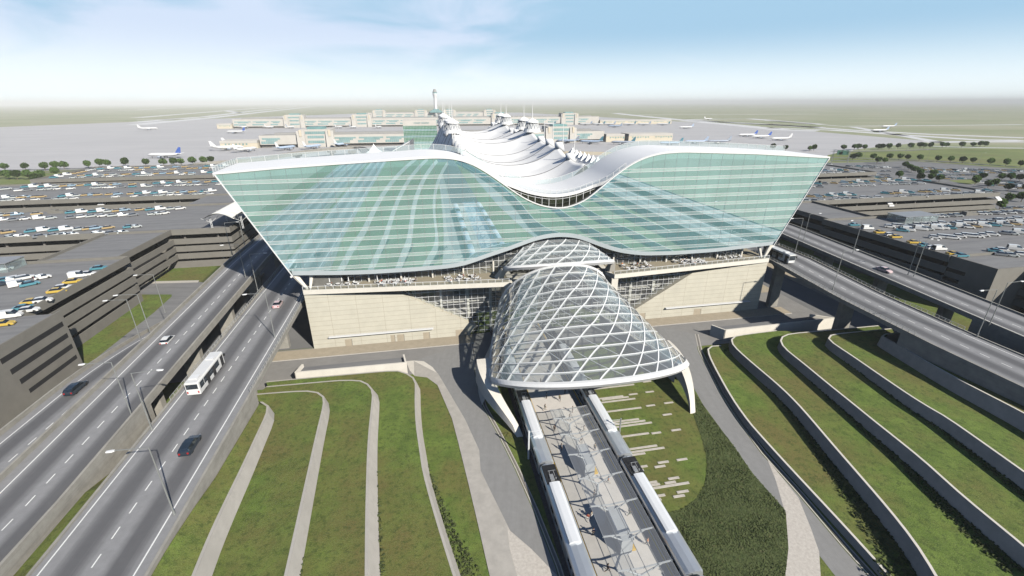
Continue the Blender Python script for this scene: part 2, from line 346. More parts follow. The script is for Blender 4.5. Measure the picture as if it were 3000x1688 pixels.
# service roads beyond the parking decks
strip('road', [P(z1(x, y), 0)[:2] for x, y in ((-60, 322), (400, 312), (900, 298))], 9, -.02, 'asphalt')
strip('road', [P(z1(x, y), 0)[:2] for x, y in ((-60, 352), (300, 345), (620, 325), (900, 305))], 6, -.02, 'asphalt')
strip('road', [P(z4(x, y), 0)[:2] for x, y in ((600, 466), (1300, 455), (1600, 440))], 8, -.02, 'asphalt')
strip('road', [P(z4(x, y), 0)[:2] for x, y in ((560, 520), (1100, 530), (1700, 560), (2440, 615))], 7, -.02, 'asphalt')
strip('road', [P(z4(x, y), 0)[:2] for x, y in ((600, 550), (1300, 552), (1900, 595), (2440, 632))], 8, -.015, 'asphalt')
lp = [P(z4(x, y), 0)[:2] for x, y in ((520, 575), (1300, 555), (1900, 600), (2440, 640), (2500, 1100), (2300, 1120), (1900, 800), (1500, 740), (500, 660))]
sheet('parking_lot', lp, -.01, 'lot')
strip('road', [P(z4(x, y), 0)[:2] for x, y in smoothline([(1280, 600), (1160, 620), (1170, 650), (1400, 715), (1750, 770), (2440, 900)])], 8, .01, 'asphalt')
strip('road', [P(z4(x, y), 0)[:2] for x, y in smoothline([(1340, 610), (1270, 640), (1450, 690), (1900, 760), (2440, 850)])], 4, .01, 'asphalt')
sheet('field', [P(z4(x, y), 0)[:2] for x, y in ((1700, 738), (1950, 725), (2000, 760), (1880, 775))], .012, 'field')
sheet('parking_lot', [(-60, 140), (160, 140), (430, 470), (-420, 470), (-100, 200)], -.02, 'lot')

# plaza, paths, near lawns
sheet('lawn', [(-110, -430), (180, -430), (180, 260), (-110, 260)], -.005, 'grass')
sheet('plaza', [(-56, 104.5), (14, 104.5), (14, 124), (-56, 124)], .01, 'plaza')
sheet('plaza', [(14, 95), (36.3, 95), (36.3, 124), (14, 124)], .012, 'plaza')
sheet('plaza', [(36.3, 111), (66, 111), (66, 124), (36.3, 124)], .013, 'plaza')
sheet('plaza', [(60, 98), (66, 95), (66, 111), (57, 111)], .012, 'plaza')
sheet('plaza', [(66, 104), (150, 103), (150, 136), (66, 136)], .01, 'plaza')
for a0, a1 in ((-56, 11), (63, 118)):
    s = M(); s.box(a0, a1, 118.2, 123.3, -.1, .14); struct(s, 'sidewalk', 'sidewalk')
    s = M(); s.box(a0, a1, 117.95, 118.2, -.1, .16); struct(s, 'kerb', 'kerb')
s = M(); s.face([(66, 136, .02), (160, 136, .02), (160, 200, .02), (66, 200, .02)]); struct(s, 'plaza', 'sidewalk')
def gp(R, pts, z=0.0): return [P(R(x, y), z)[:2] for x, y in pts]
pathL = gp(w5, [(560, 372), (650, 378), (745, 430), (800, 490), (880, 640), (950, 740), (1060, 930), (1150, 1090), (1290, 1449)]) + gp(y2, [(130, 850), (240, 1010), (330, 1150), (420, 1300), (500, 1460)]) + [(9, 10), (11, -50), (13, -300)]
pathR = gp(w5, [(1130, 180), (1165, 420), (1205, 690), (1290, 930), (1400, 1100)]) + gp(y2, [(380, 780), (480, 1010), (560, 1200), (650, 1449)]) + [(15.3, 10), (15.8, -50), (15.9, -300)]
s = M(); A_, B_ = resample(pathL, 40), resample(pathR, 40)
for i in range(40): s.face([(*A_[i], .018), (*A_[i + 1], .018), (*B_[i + 1], .018), (*B_[i], .018)])
struct(s, 'path', 'path')
border = gp(w5, [(570, 525), (755, 545), (880, 740), (1000, 1000), (1100, 1210), (1200, 1449)]) + gp(DD, [(1268, 1330), (1300, 1449), (1310, 1480)])
s = M(); A_, B_ = resample(border, 40), resample(pathL, 40)
for i in range(40): s.face([(*A_[i], .12), (*A_[i + 1], .12), (*B_[i + 1], .03), (*B_[i], .03)])
struct(s, 'kerb', 'wall_concrete')
sheet('pale_paving', gp(y2, [(225, 990), (330, 1150), (470, 1270), (640, 1445), (640, 1480), (330, 1480), (300, 1300)]), .05, 'pale_paving')
sheet('pale_paving', gp(w5, [(480, 375), (560, 368), (660, 375), (750, 435), (800, 500), (750, 545), (570, 525), (520, 470)]), .026, 'cap_concrete')
# drain channel beside the left path
for off, ww, mm in ((.15, .22, 'kerb'), (.45, .28, 'dark_base'), (.75, .2, 'kerb')):
    s = M(); o1 = offset(B_ if False else resample(pathR, 40), off); o2 = offset(resample(pathR, 40), off + ww)
    for i in range(40): s.face([(*o1[i], .04), (*o1[i + 1], .04), (*o2[i + 1], .04), (*o2[i], .04)])
    struct(s, 'drain_channel', mm)
# right path
prL = gp(y3, [(0, 330), (60, 440), (130, 560), (270, 740), (380, 900), (470, 1010), (550, 1090)])
prR = gp(y3, [(60, 165), (80, 230), (200, 470), (350, 700), (480, 860), (620, 1010), (800, 1230), (1010, 1460)])
prL2 = prL + gp(y3, [(620, 1200), (740, 1330), (830, 1460)]) + [(52, 0), (48, -60), (44, -300)]
prL2 = gp(DD, [(1640, 815), (1690, 870)]) + prL2[1:]
prR2 = gp(DD, [(1746, 840)]) + prR + [(59, 0), (56, -60), (52, -300)]
s = M(); A_, B_ = resample(prL2, 40), resample(prR2, 40)
for i in range(40): s.face([(*A_[i], .018), (*A_[i + 1], .018), (*B_[i + 1], .018), (*B_[i], .018)])
struct(s, 'path', 'path')
sheet('pale_paving', gp(y3, [(455, 818), (500, 930), (545, 1085), (620, 1200), (735, 1318), (690, 1190), (625, 1030)]), .03, 'pale_paving')
sheet('pale_paving', gp(y3, [(555, 1098), (735, 1318), (745, 1470), (550, 1470), (570, 1300)]), .034, 'pale_paving')
for off, ww, mm in ((-.15, .25, 'kerb'), (-.55, .3, 'dark_base'), (-.95, .3, 'kerb')):
    s = M(); q = resample(prR2, 40); o1 = offset(q, -off); o2 = offset(q, -off + ww)
    for i in range(40): s.face([(*o1[i], .04), (*o1[i + 1], .04), (*o2[i + 1], .04), (*o2[i], .04)])
    struct(s, 'drain_channel', mm)
# paved stone bars in the oval lawn right of the tracks
oval = gp(y2, [(1480, 60), (1520, 250), (1555, 400), (1600, 520), (1632, 640), (1640, 720), (1620, 850), (1570, 930), (1480, 1000), (1330, 1040)])
bars = [((1210, 158), (1265, 152)), ((860, 213), (1150, 170)), ((1118, 242), (1175, 236)), ((1228, 226), (1284, 221)), ((880, 275), (1080, 250)), ((935, 272), (1120, 262)), ((895, 300), (1160, 268)), ((1352, 299), (1413, 294)), ((1232, 317), (1292, 312)),
        ((930, 362), (1200, 328)), ((1342, 377), (1403, 372)), ((975, 430), (1185, 404)), ((985, 445), (1227, 415)), ((1000, 463), (1270, 427)), ((1400, 481), (1463, 474)), ((1268, 500), (1332, 494)), ((1060, 528), (1248, 495)), ((1080, 610), (1306, 582)), ((1090, 630), (1355, 597)), ((1110, 650), (1225, 630)),
        ((1436, 678), (1506, 670)), ((1310, 696), (1383, 688)), ((1288, 725), (1360, 716)), ((1150, 735), (1238, 712)), ((1165, 752), (1215, 740)), ((1205, 840), (1303, 818)), ((1215, 860), (1320, 832)), ((1225, 878), (1515, 825)), ((1378, 803), (1452, 795)), ((1356, 832), (1430, 823)), ((1436, 892), (1515, 884)), ((1412, 922), (1490, 914)), ((1255, 928), (1357, 908)), ((1265, 948), (1333, 938))]
BARZ = []
for i, (p, q) in enumerate(bars):
    p, q = P(y2(*p), 0), P(y2(*q), 0); s = M(); hb = .24
    bb = (p[1] + q[1]) / 2; s.box(min(p[0], q[0]), max(p[0], q[0]), bb - hb, bb + hb, -.1, .07 + .0015 * i)
    o = s.build('paving_bar', 'pale_paving', recenter=True); BARZ.append((bb, p[0], o))
for k, (bb, aa, o) in enumerate(sorted(BARZ, key=lambda t: (-t[0], t[1]))):
    tag(o, 'pale stone paving bar in the oval lawn, %s counted from the canopy end' % ORD[k], 'paving bar', 'stone bars set in the oval lawn')
# dark ground cover round the oval lawn: one mass of low shrubs
def inpoly(x, y, poly):
    c = False; j = len(poly) - 1
    for i in range(len(poly)):
        if ((poly[i][1] > y) != (poly[j][1] > y)) and x < (poly[j][0] - poly[i][0]) * (y - poly[i][1]) / (poly[j][1] - poly[i][1]) + poly[i][0]: c = not c
        j = i
    return c
gc = [(60.6, 86.6)] + oval[1:] + [(33.9, 50.5), (33.9, 30)] + list(reversed([(62.6, 89.6)] + gp(y3, [(62, 455), (130, 560), (270, 740), (380, 900), (550, 1092), (568, 1300), (550, 1449)]) + [(46.5, 33)]))
def shrubmass(poly, step, h, seed, leaf=.32):
    s = M(); R = random.Random(seed); xs = [p[0] for p in poly]; ys = [p[1] for p in poly]
    x = min(xs)
    while x < max(xs):
        y = min(ys)
        while y < max(ys):
            qx, qy = x + R.uniform(-step, step) * .6, y + R.uniform(-step, step) * .6
            if inpoly(qx, qy, poly):
                n = noise.noise(Vector((qx * .25, qy * .25, seed))); zz = h * (.55 + .6 * n + R.random() * .5)
                L_ = leaf * R.uniform(.6, 1.3); t = R.uniform(0, 6.28); dx, dy = math.cos(t) * L_, math.sin(t) * L_
                s.mi = 0
                s.face([(qx - dx, qy - dy, 0), (qx + dx, qy + dy, 0), (qx + dx * .6 + R.uniform(-.1, .1), qy + dy * .6, zz), (qx - dx * .6, qy - dy * .6 + R.uniform(-.1, .1), zz)])
                s.face([(qx - dx, qy + dy * .8, zz * .8), (qx + dx * .8, qy - dy, zz), (qx + dx, qy + dy, zz * .55), (qx - dx * .7, qy + dy, zz * .45)])
            y += step
        x += step
    s.mi = 0; s.face([(p[0], p[1], .03) for p in poly])
    return s
tag(shrubmass(gc, .24, .15, 3, .19).build('ground_cover', 'shrub'), kind='stuff')

# ------------------------------------------------------------------ terraces
def lift(R, pts, zn, zf, bn=45, bf=98):
    out = []
    for q in pts:
        z = zn
        for _ in range(8):
            w = P(R(*q) if R else q, z); t = max(-.15, min(1.1, (w[1] - bn) / (bf - bn))); z = zn + (zf - zn) * t
        out.append((w[0], w[1], z))
    return out
def px(R, pts): return [R(x, y) for x, y in pts]
LW = [  # left walls, centre outwards: top line of the wall, top heights near / far, wall height near / far
 (px(z6, [(100, 1345), (370, 1318), (900, 1272), (1300, 1236), (1400, 1250), (1500, 1310)]) + px(w5, [(588, 590), (588, 650), (586, 750), (590, 900), (602, 1050), (640, 1290), (660, 1449)]) + px(DD, [(1085, 1250), (1112, 1340), (1147, 1449), (1160, 1490)]), 2.9, 2.0, 2.9, 2.0),
 (px(z6, [(100, 1390), (500, 1355), (880, 1322), (1000, 1345)]) + px(w5, [(20, 562), (85, 588), (140, 640), (158, 700), (150, 800), (140, 900), (120, 1100), (110, 1300), (105, 1449)]) + px(DD, [(925, 1300), (925, 1449), (925, 1490)]), 5.6, 3.9, 2.9, 2.0),
 (px(DD, [(615, 993), (720, 984), (785, 981), (812, 990), (820, 1008), (802, 1080), (776, 1200), (750, 1320), (722, 1449), (712, 1490)]), 8.0, 5.8, 2.8, 2.0),
 (px(DD, [(628, 1012), (655, 1009), (670, 1012), (678, 1022), (672, 1045)]) + px(y1, [(1600, 560), (1500, 780), (1400, 985), (1300, 1200), (1200, 1449), (1165, 1540)]), 10.2, 7.6, 2.8, 2.1)]
RW = [
 (px(y3, [(205, 205), (150, 207), (128, 222), (150, 290), (300, 560), (500, 785), (700, 1000), (900, 1215), (1110, 1449), (1200, 1550)]), 1.5, 1.2, 1.3, 1.0),
 (px(w6, [(700, 352), (230, 410), (175, 440), (160, 480), (200, 550), (400, 730), (700, 980), (900, 1170), (1080, 1370)]) + px(y3, [(800, 735), (900, 850), (1100, 1080), (1250, 1270), (1360, 1449), (1420, 1560)]), 4.2, 3.4, 2.8, 2.4),
 (px(w6, [(1900, 295), (1050, 372), (850, 390), (770, 420), (735, 460), (780, 560), (1000, 730), (1300, 980), (1600, 1220), (1880, 1449)]) + px(y3, [(1100, 670), (1300, 830), (1500, 1015), (1839, 1290), (2100, 1520)]), 6.9, 5.4, 2.7, 2.2),
 (px(w6, [(2050, 330), (1420, 388), (1340, 402), (1300, 440), (1340, 490), (1600, 660), (1900, 870), (2400, 1210)]) + px(y3, [(1400, 580), (1600, 720), (1839, 890), (2150, 1110)]), 9.4, 7.6, 2.6, 2.1),
 (px(w6, [(2200, 375), (2000, 388), (1940, 396), (1925, 410), (2100, 510), (2400, 680)]) + px(y3, [(1300, 287), (1500, 398), (1700, 500), (1839, 572), (2150, 745)]), 11.8, 9.8, 3.2, 2.8)]
def interp0(tab, x):
    if x <= tab[0][0]: return tab[0][1]
    for (x0, y0), (x9, y9) in zip(tab, tab[1:]):
        if x <= x9: return y0 + (y9 - y0) * (x - x0) / (x9 - x0)
    return tab[-1][1]
def lerpz(w, n_, f_, bn=45, bf=98): t = max(-.15, min(1.1, (w[1] - bn) / (bf - bn))); return n_ + (f_ - n_) * t
NS = 150
def terraces(walls, side):
    prev = None; tops = []
    for k, (line, zn, zf, hn, hf) in enumerate(walls):
        tp_ = lift(None, line, zn, zf); e_ = tp_[-1]
        m_ = (e_[0] - tp_[-3][0]) / max(1, tp_[-3][1] - e_[1])
        tp_ += [(e_[0] + m_ * D_ * math.exp(-D_ / 30) - side * .00022 * D_ * D_, e_[1] - D_, e_[2]) for D_ in (8, 18, 32, 50, 75, 105, 140, 180, 230, 290, 340)]
        top = resample(smoothline(tp_, 2), NS)
        h = [lerpz(p, hn, hf) for p in top]; th = .42
        bat = (.40, .50, .32, .30)[k] if side < 0 else .12
        foot = [offset([(p[0], p[1]) for p in top], -side * hh * bat)[i] for i, hh in enumerate(h)]   # battered face
        inner = offset([(p[0], p[1]) for p in top], side * th)      # thickness goes into the terrace
        s = M(); lab = {-1: 'left', 1: 'right'}[side]
        for i in range(NS):
            p, q, ip, iq = top[i], top[i + 1], inner[i], inner[i + 1]
            d0, d1 = p[2] - h[i] - .4, q[2] - h[i + 1] - .4
            s.mi = 0; s.face([(*foot[i], d0 + .3), (*foot[i + 1], d1 + .3), (*q[:2], q[2] - .02), (*p[:2], p[2] - .02)])
            s.face([(ip[0], ip[1], d0), (iq[0], iq[1], d1), (*iq, q[2] - .02), (*ip, p[2] - .02)])
            s.mi = 1; s.face([(p[0], p[1], p[2]), (q[0], q[1], q[2]), (*iq, q[2]), (*ip, p[2])])
            s.face([(p[0], p[1], p[2] - .12), (q[0], q[1], q[2] - .12), (q[0], q[1], q[2]), (p[0], p[1], p[2])]) if False else None
        s.mi = 0
        for e in (0, NS): s.face([(top[e][0], top[e][1], top[e][2] - h[e] - .4), (*inner[e], top[e][2] - h[e] - .4), (*inner[e], top[e][2]), (top[e][0], top[e][1], top[e][2])])
        o = s.build('retaining_wall', ['wall_pale', 'wall_pale'] if side < 0 else ['wall_concrete', 'cap_concrete'], recenter=True)
        tag(o, 'curved concrete retaining wall of the %s lawns, %s one counted outward from the tracks' % (lab, ORD[k]), 'retaining wall', 'curved retaining walls of the lawns')
        base = [(*foot[i], p[2] - h[i]) for i, p in enumerate(top)]
        tops.append((top, base, inner))
    for k in range(len(tops)):
        top, base, inner = tops[k]
        low = [(*inner[i], top[i][2] - .03) for i in range(NS + 1)]
        if k + 1 < len(tops): nxt = tops[k + 1][1]
        else:
            ax = -37.0 if side < 0 else 111.6
            nxt = []
            for p in low:
                zz_ = p[2] - .5 if side > 0 else interp0([(30, 11.9), (50, 11.7), (58, 10.8), (64, 9.8), (82, 8.9), (100, 7.6)], p[1])
                nxt.append((ax if (p[0] - ax) * side < -.3 else p[0] + side * .3, p[1], zz_))
        s = M(); lw = 6
        s.grid(lambda u, v: tuple(low[round(u * NS)][j] * (1 - v) + nxt[round(u * NS)][j] * v for j in range(3)), NS, lw)
        struct(s, 'lawn', 'grass', smooth=True)
    return tops
LT = terraces(LW, -1); RT = terraces(RW, 1)
# inner left lawn rising to the first wall
base = LT[0][1]; bd = resample(border, NS)
# dark planting along the foot of the walls
def planting(base, side, wf, seed, s0=84):
    s = M(); R = random.Random(seed); n = len(base) - 1
    b2 = [(p[0], p[1]) for p in base]
    for i in range(n):
        u = (s0 - base[i][1]) / (s0 - 36); wid = wf * max(0, u) ** 1.1
        if base[i][1] < 30 or u < .03: continue
        p, q = base[i], base[i + 1]; seg = math.dist(p[:2], q[:2]); dx, dy = (q[0] - p[0]) / max(seg, .01), (q[1] - p[1]) / max(seg, .01)
        nx, ny = (dy, -dx) if side > 0 else (-dy, dx)
        for _ in range(int(seg * max(wid, .15) * 8)):
            t = R.random(); d = R.random() * wid * (0.85 + .3 * R.random()); x = p[0] + (q[0] - p[0]) * t + nx * d; y = p[1] + (q[1] - p[1]) * t + ny * d; z = p[2] + (q[2] - p[2]) * t
            L_ = R.uniform(.15, .4); an = R.uniform(0, 6.28); ex, ey = math.cos(an) * L_, math.sin(an) * L_; h = R.uniform(.12, .34)
            s.face([(x - ex, y - ey, z - .1), (x + ex, y + ey, z - .1), (x + ex * .6, y + ey * .6, z + h), (x - ex * .6, y - ey * .6, z + h)])
            s.face([(x - ex, y + ey, z + h * .5), (x + ex, y - ey, z + h), (x + ex, y + ey, z + h * .7), (x - ex, y + ey * .8, z + h * .3)])
    if s.f: tag(s.build('ground_cover', 'shrub'), kind='stuff')
for k, wf in ((1, 4.6), (2, 2.8), (3, 1.9)): planting(RT[k][1], 1, wf, 20 + k, 84)
planting(LT[0][1], -1, 4.0, 31, 74); planting(LT[1][1], -1, 1.1, 32, 70); planting(LT[2][1], -1, .8, 33, 54)

# ------------------------------------------------------------------ roads on viaducts
def zup(b, near=12.0, rise=4.2, b0=60, b1=160): t = max(0, min(1, (b - b0) / (b1 - b0))); return near + rise * t
def znear(b): return 12.0 + max(0, min(1, (b - 50) / 80)) * 1.0
def zd3(b): t = max(0, min(1, (b - 92) / 90)); return 11.0 - 9.5 * t * t * (3 - 2 * t)
def viaduct(aL, aR, zf, lines, dashes, b0, b1, label, abut, kerbs=(1, 1), rails=(0, 0), thick=1.3, railspan=(84, 150), solid=True, phase=0.0):
    s = M(); N_ = int((b1 - b0) / 4); w = aR - aL
    s.grid(lambda u, v: (aL + w * u, b0 + (b1 - b0) * v, zf(b0 + (b1 - b0) * v)), 1, N_, lambda u, v: (w * u - phase, (b1 - b0) * v))
    o = struct(s, 'road', 'road')
    s = M()                                                           # deck body
    for i in range(N_):
        q0, q1 = b0 + (b1 - b0) * i / N_, b0 + (b1 - b0) * (i + 1) / N_; c0, c1 = zf(q0) - .03, zf(q1) - .03
        for (x0, d0, x1_, d1) in ((aL, .0, aL, thick * .6), (aL, thick * .6, aL + 1.6, thick), (aL + 1.6, thick, aR - 1.6, thick), (aR - 1.6, thick, aR, thick * .6), (aR, thick * .6, aR, 0)):
            s.face([(x0, q0, c0 - d0), (x0, q1, c1 - d0), (x1_, q1, c1 - d1), (x1_, q0, c0 - d1)])
    d = s.build('deck', 'barrier_concrete', parent=o)
    for side, (x, k, rl) in enumerate(((aL, kerbs[0], rails[0]), (aR, kerbs[1], rails[1]))):
        hh = k if k else .3; s = M(); ww = .38
        for i in range(N_):
            q0, q1 = b0 + (b1 - b0) * i / N_, b0 + (b1 - b0) * (i + 1) / N_; c0, c1 = zf(q0), zf(q1)
            x0, x1_ = (x - .003, x + ww) if side == 0 else (x - ww, x + .003)
            s.face([(x0, q0, c0 - .9), (x0, q1, c1 - .9), (x0, q1, c1 + hh), (x0, q0, c0 + hh)])
            s.face([(x1_, q0, c0 - .02), (x1_, q1, c1 - .02), (x1_, q1, c1 + hh), (x1_, q0, c0 + hh)])
            s.face([(x0, q0, c0 + hh), (x0, q1, c1 + hh), (x1_, q1, c1 + hh), (x1_, q0, c0 + hh)])
        s.build('parapet', 'barrier_concrete', parent=o)
        if rl:
            s = M(); xx = x + (.2 if side == 0 else -.2); b = railspan[0]
            while b < railspan[1]:
                z = zf(b) + hh; s.box(xx - .04, xx + .04, b - .05, b + .05, z, z + .75); 
                s.bar((xx, b, z + .75), (xx, b + 1.5, zf(b + 1.5) + hh + .75), .09, .07); s.bar((xx, b, z + .38), (xx, b + 1.5, zf(b + 1.5) + hh + .38), .04, .04); b += 1.5
            s.build('railing', 'rail_metal', parent=o)
    s = M()
    for a in lines:
        for i in range(N_):
            q0, q1 = b0 + (b1 - b0) * i / N_, b0 + (b1 - b0) * (i + 1) / N_; e = .015
            s.face([(a - .1, q0, zf(q0) + e), (a + .1, q0, zf(q0) + e), (a + .1, q1, zf(q1) + e), (a - .1, q1, zf(q1) + e)])
    for a in dashes:
        b = b0 + 1
        while b < b1 - 3: s.face([(a - .09, b, zf(b) + .016), (a + .09, b, zf(b) + .016), (a + .09, b + 1.9, zf(b + 1.9) + .016), (a - .09, b + 1.9, zf(b + 1.9) + .016)]); b += 4.1
    s.build('lane_marking', 'marking', parent=o)
    if solid:                                                        # solid embankment walls on the camera side of the abutment
        s = M(); 
        for i in range(12):
            q0, q1 = b0 + (abut - b0) * i / 12, b0 + (abut - b0) * (i + 1) / 12
            for x in (aL + .05, aR - .05): s.face([(x, q0, -1), (x, q1, -1), (x, q1, zf(q1) - .5), (x, q0, zf(q0) - .5)])
        s.face([(aL + .05, abut, -1), (aR - .05, abut, -1), (aR - .05, abut, zf(abut) - .6), (aL + .05, abut, zf(abut) - .6)])
        s.build('abutment_wall', 'barrier_concrete', parent=o)
    return o
def pier(road, a, b, zt, w=4.2, d=1.6, cap=10):
    s = M(); s.box(a - w / 2, a + w / 2, b - d / 2, b + d / 2, 0, zt - 1.9)
    s.rings([[(a - w / 2, b - d / 2, zt - 2.6), (a + w / 2, b - d / 2, zt - 2.6), (a + w / 2, b + d / 2, zt - 2.6), (a - w / 2, b + d / 2, zt - 2.6)],
             [(a - cap / 2, b - d / 2 - .1, zt - 1.25), (a + cap / 2, b - d / 2 - .1, zt - 1.25), (a + cap / 2, b + d / 2 + .1, zt - 1.25), (a - cap / 2, b + d / 2 + .1, zt - 1.25)]])
    s.build('pier', 'barrier_concrete', parent=road)
rL1 = viaduct(-51.9, -37.2, znear, (-50.7, -39.0), (-44.8,), -420, 300, '', 86, kerbs=(.25, .25), rails=(1, 1), railspan=(84, 170), phase=7.6)
zu = lambda b: zup(b, 12.2, 4.0)
rL2 = viaduct(-67.6, -55.2, zu, (-65.6,), (-60.2,), -420, 420, '', 84, kerbs=(.9, .9), phase=7.4)
rL3 = viaduct(-78.4, -67.9, zd3, (-76.4,), (-71.4,), -420, 190, '', 95, kerbs=(.9, .2), thick=.9, solid=True, phase=7.0)
znr = lambda b: interp0([(-500, 14.3), (72, 14.3), (98, 15.0), (124, 16.9), (400, 17.2)], b)
rR1 = viaduct(111.4, 126.2, znr, (124.2,), (118.0,), -420, 300, '', 79, kerbs=(.25, .25), rails=(1, 1), railspan=(76, 170), phase=6.6)
rR2 = viaduct(140.6, 154.6, lambda b: zup(b, 12.0, 4.6, 62, 165), (142.0,), (146.2, ), -420, 420, '', 84, kerbs=(.4, .5), phase=5.6)
for b in (98, 126, 156, 190): pier(rL1, -44.6, b, znear(b), cap=12)
for b in (93, 112, 134, 160, 190): pier(rL2, -60.8, b, zu(b), cap=10)
for b in (100, 158, 190): pier(rR1, 118.0, b, znr(b), w=4.2, cap=10)
pier(rR1, 115.6, 125, znr(125), w=3.4, cap=6)
for b in (95, 116, 138, 166, 200): pier(rR2, 147.6, b, zup(b, 12.0, 4.6, 62, 165), cap=11)
# grass strip between the two left carriageways, ground road beside the left garage
s = M(); s.face([(-55.2, -420, 11.0), (-51.9, -420, 11.6), (-51.9, 64, 11.2), (-55.2, 64, 10.4)]); s.face([(-55.2, 64, 10.4), (-51.9, 64, 11.2), (-51.9, 90, 4), (-55.2, 90, 4)]); struct(s, 'lawn', 'grass')
s = M(); s.face([(126.2, -420, 8), (140.6, -420, 8), (140.6, 90, 3), (126.2, 90, 3)]); struct(s, 'lawn', 'grass')
strip('road', [(-91, 90), (-91, 160), (-92, 175)], 6.5, .05, 'deck_concrete')
sheet('road', gp(z5, [(950, 430), (1400, 424), (1500, 440), (1330, 560), (1215, 560), (1215, 515), (970, 515)]), .06, 'deck_concrete')
sheet('path', gp(z5, [(945, 425), (1410, 415), (1400, 430), (950, 442)]), .08, 'kerb')
sheet('parking_lot', [(-79, 112), (-56.2, 112), (-56.2, 124.2), (-35, 124.2), (-35, 215), (-79, 215)], .03, 'lot')  # asphalt sheet added to darken the shaded void under the left decks
sheet('parking_lot', [(126.5, 96), (141, 96), (141, 200), (126.5, 200)], .03, 'lot')  # asphalt sheet added so the gap between the right decks reads dark
# side spur of the left bridge beside the stone wall (bent parapet)
# ------------------------------------------------------------------ parking garages
def garage_block(name_label, a0, a1, b0, b1, top, levels, face_a=None, openings=None):
    """open parking structure: roof deck, spandrel bands, floors behind coloured black as shade"""
    t = thing('parking_garage', name_label, 'parking garage', W((a0 + a1) / 2, (b0 + b1) / 2, 0), TH)
    s = M(); s.box(a0 + .4, a1 - .4, b0 + .4, b1 - .4, top - .45, top); s.build('roof_deck', 'deck_concrete', parent=t)
    lv = top
    for k in range(levels):
        z1_, z0_ = (top + .95, top - 1.45) if k == 0 else (lv + 1.15, lv - 1.25)
        s = M(); th = .35
        s.box(a0, a1, b0, b0 + th, z0_, z1_); s.box(a0, a1, b1 - th, b1, z0_, z1_); s.box(a0, a0 + th, b0 + th, b1 - th, z0_, z1_); s.box(a1 - th, a1, b0 + th, b1 - th, z0_, z1_)
        s.build('spandrel_band', 'garage_concrete', parent=t)
        if k: s = M(); s.box(a0 + .4, a1 - .4, b0 + .4, b1 - .4, lv - .4, lv); s.build('parking_floor', 'void_shade', parent=t)  # lower floors coloured near black to stand for shade
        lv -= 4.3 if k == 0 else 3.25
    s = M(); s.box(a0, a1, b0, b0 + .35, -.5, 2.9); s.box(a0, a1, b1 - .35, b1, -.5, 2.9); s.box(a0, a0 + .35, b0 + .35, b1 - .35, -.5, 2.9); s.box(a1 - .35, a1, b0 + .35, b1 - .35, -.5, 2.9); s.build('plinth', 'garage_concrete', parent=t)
    s = M(); s.box(a0 + 3.6, a1 - 3.6, b0 + 3.6, b1 - 3.6, 0, top - 1); s.build('shade_block', 'void_shade', parent=t)  # black block added inside so the gaps read as deep shade
    fx = a1 - 2.2 if (a0 + a1) / 2 < 36 else a0 + 2.2; y = b0 + 6

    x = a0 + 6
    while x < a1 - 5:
        s = M(); s.box(x - .3, x + .3, b0 + 1.9, b0 + 2.5, 0, top - .5); s.build('column', 'dark_base', parent=t); x += 13  # columns coloured dark for the shade in the gaps
    return t
ZR = 16.0
G = {}
for side in (-1, 1):
    A = (lambda x: x) if side < 0 else (lambda x: 72 - x)       # the two garages mirror each other about the rail axis
    nm = 'left' if side < 0 else 'right'
    def gb(lab, x0, x1_, b0, b1, top, lv): 
        p, q = sorted((A(x0), A(x1_))); return garage_block(lab, p, q, b0, b1, top, lv)
    G[nm, 0] = gb('grey concrete parking garage %s of the viaducts, block nearest the viewer' % nm, -190 if side < 0 else -260, -103.5, 125 if side < 0 else 118, 172, ZR, 4)
    G[nm, 1] = gb('long grey parking garage block %s of the hotel, second from the viewer' % nm, -330 if side < 0 else -257, -84 if side < 0 else -104, 208, 264, ZR, 4)
    G[nm, 2] = gb('long grey parking garage block %s of the hotel, third from the viewer' % nm, -330 if side < 0 else -264, -84 if side < 0 else -104, 293, 356, ZR, 4)
    if side < 0: G[nm, 3] = gb('long grey parking garage block left of the hotel, farthest from the viewer', -272, -84, 378, 448, ZR, 4)
    # decks bridging the light wells
    t = thing('ramp_deck', 'sloped concrete ramp deck joining the %s garage blocks beside the viaducts' % nm, 'ramp', W(A(-113), 190, 0), TH)
    s = M(); p, q = sorted((A(-131), A(-107))); s.box(p, q, 172.02, 207.98, ZR - .5, ZR + .03); s.build('deck', 'deck_concrete', parent=t)
    s = M(); e0, e1 = sorted((A(-107), A(-106.6)))
    for zz in (0, -4.3, -7.55, -10.8): s.box(e0, e1, 172.02, 207.98, ZR + zz - 1.2, ZR + zz + .95)
    e0, e1 = sorted((A(-131), A(-130.6))); s.box(e0, e1, 172.02, 207.98, ZR - 1.2, ZR + .95); s.build('parapet', 'garage_concrete', parent=t)
    s = M(); p, q = sorted((A(-112), A(-125))); s.box(p, q, 174, 206, 0, ZR - 1); s.build('shade_block', 'void_shade', parent=t)  # black block added under the deck as painted shade
    t = thing('link_deck', 'flat concrete deck between the second and third %s garage blocks' % nm, 'deck', W(A(-113), 278, 0), TH)
    s = M(); p, q = sorted((A(-126), A(-84 if side < 0 else -106))); s.box(p, q, 264.02, 292.98, ZR - .5, ZR + .03); s.box(p, q, 264.02, 292.98, 0, ZR - .8); s.build('deck', 'deck_concrete', parent=t)
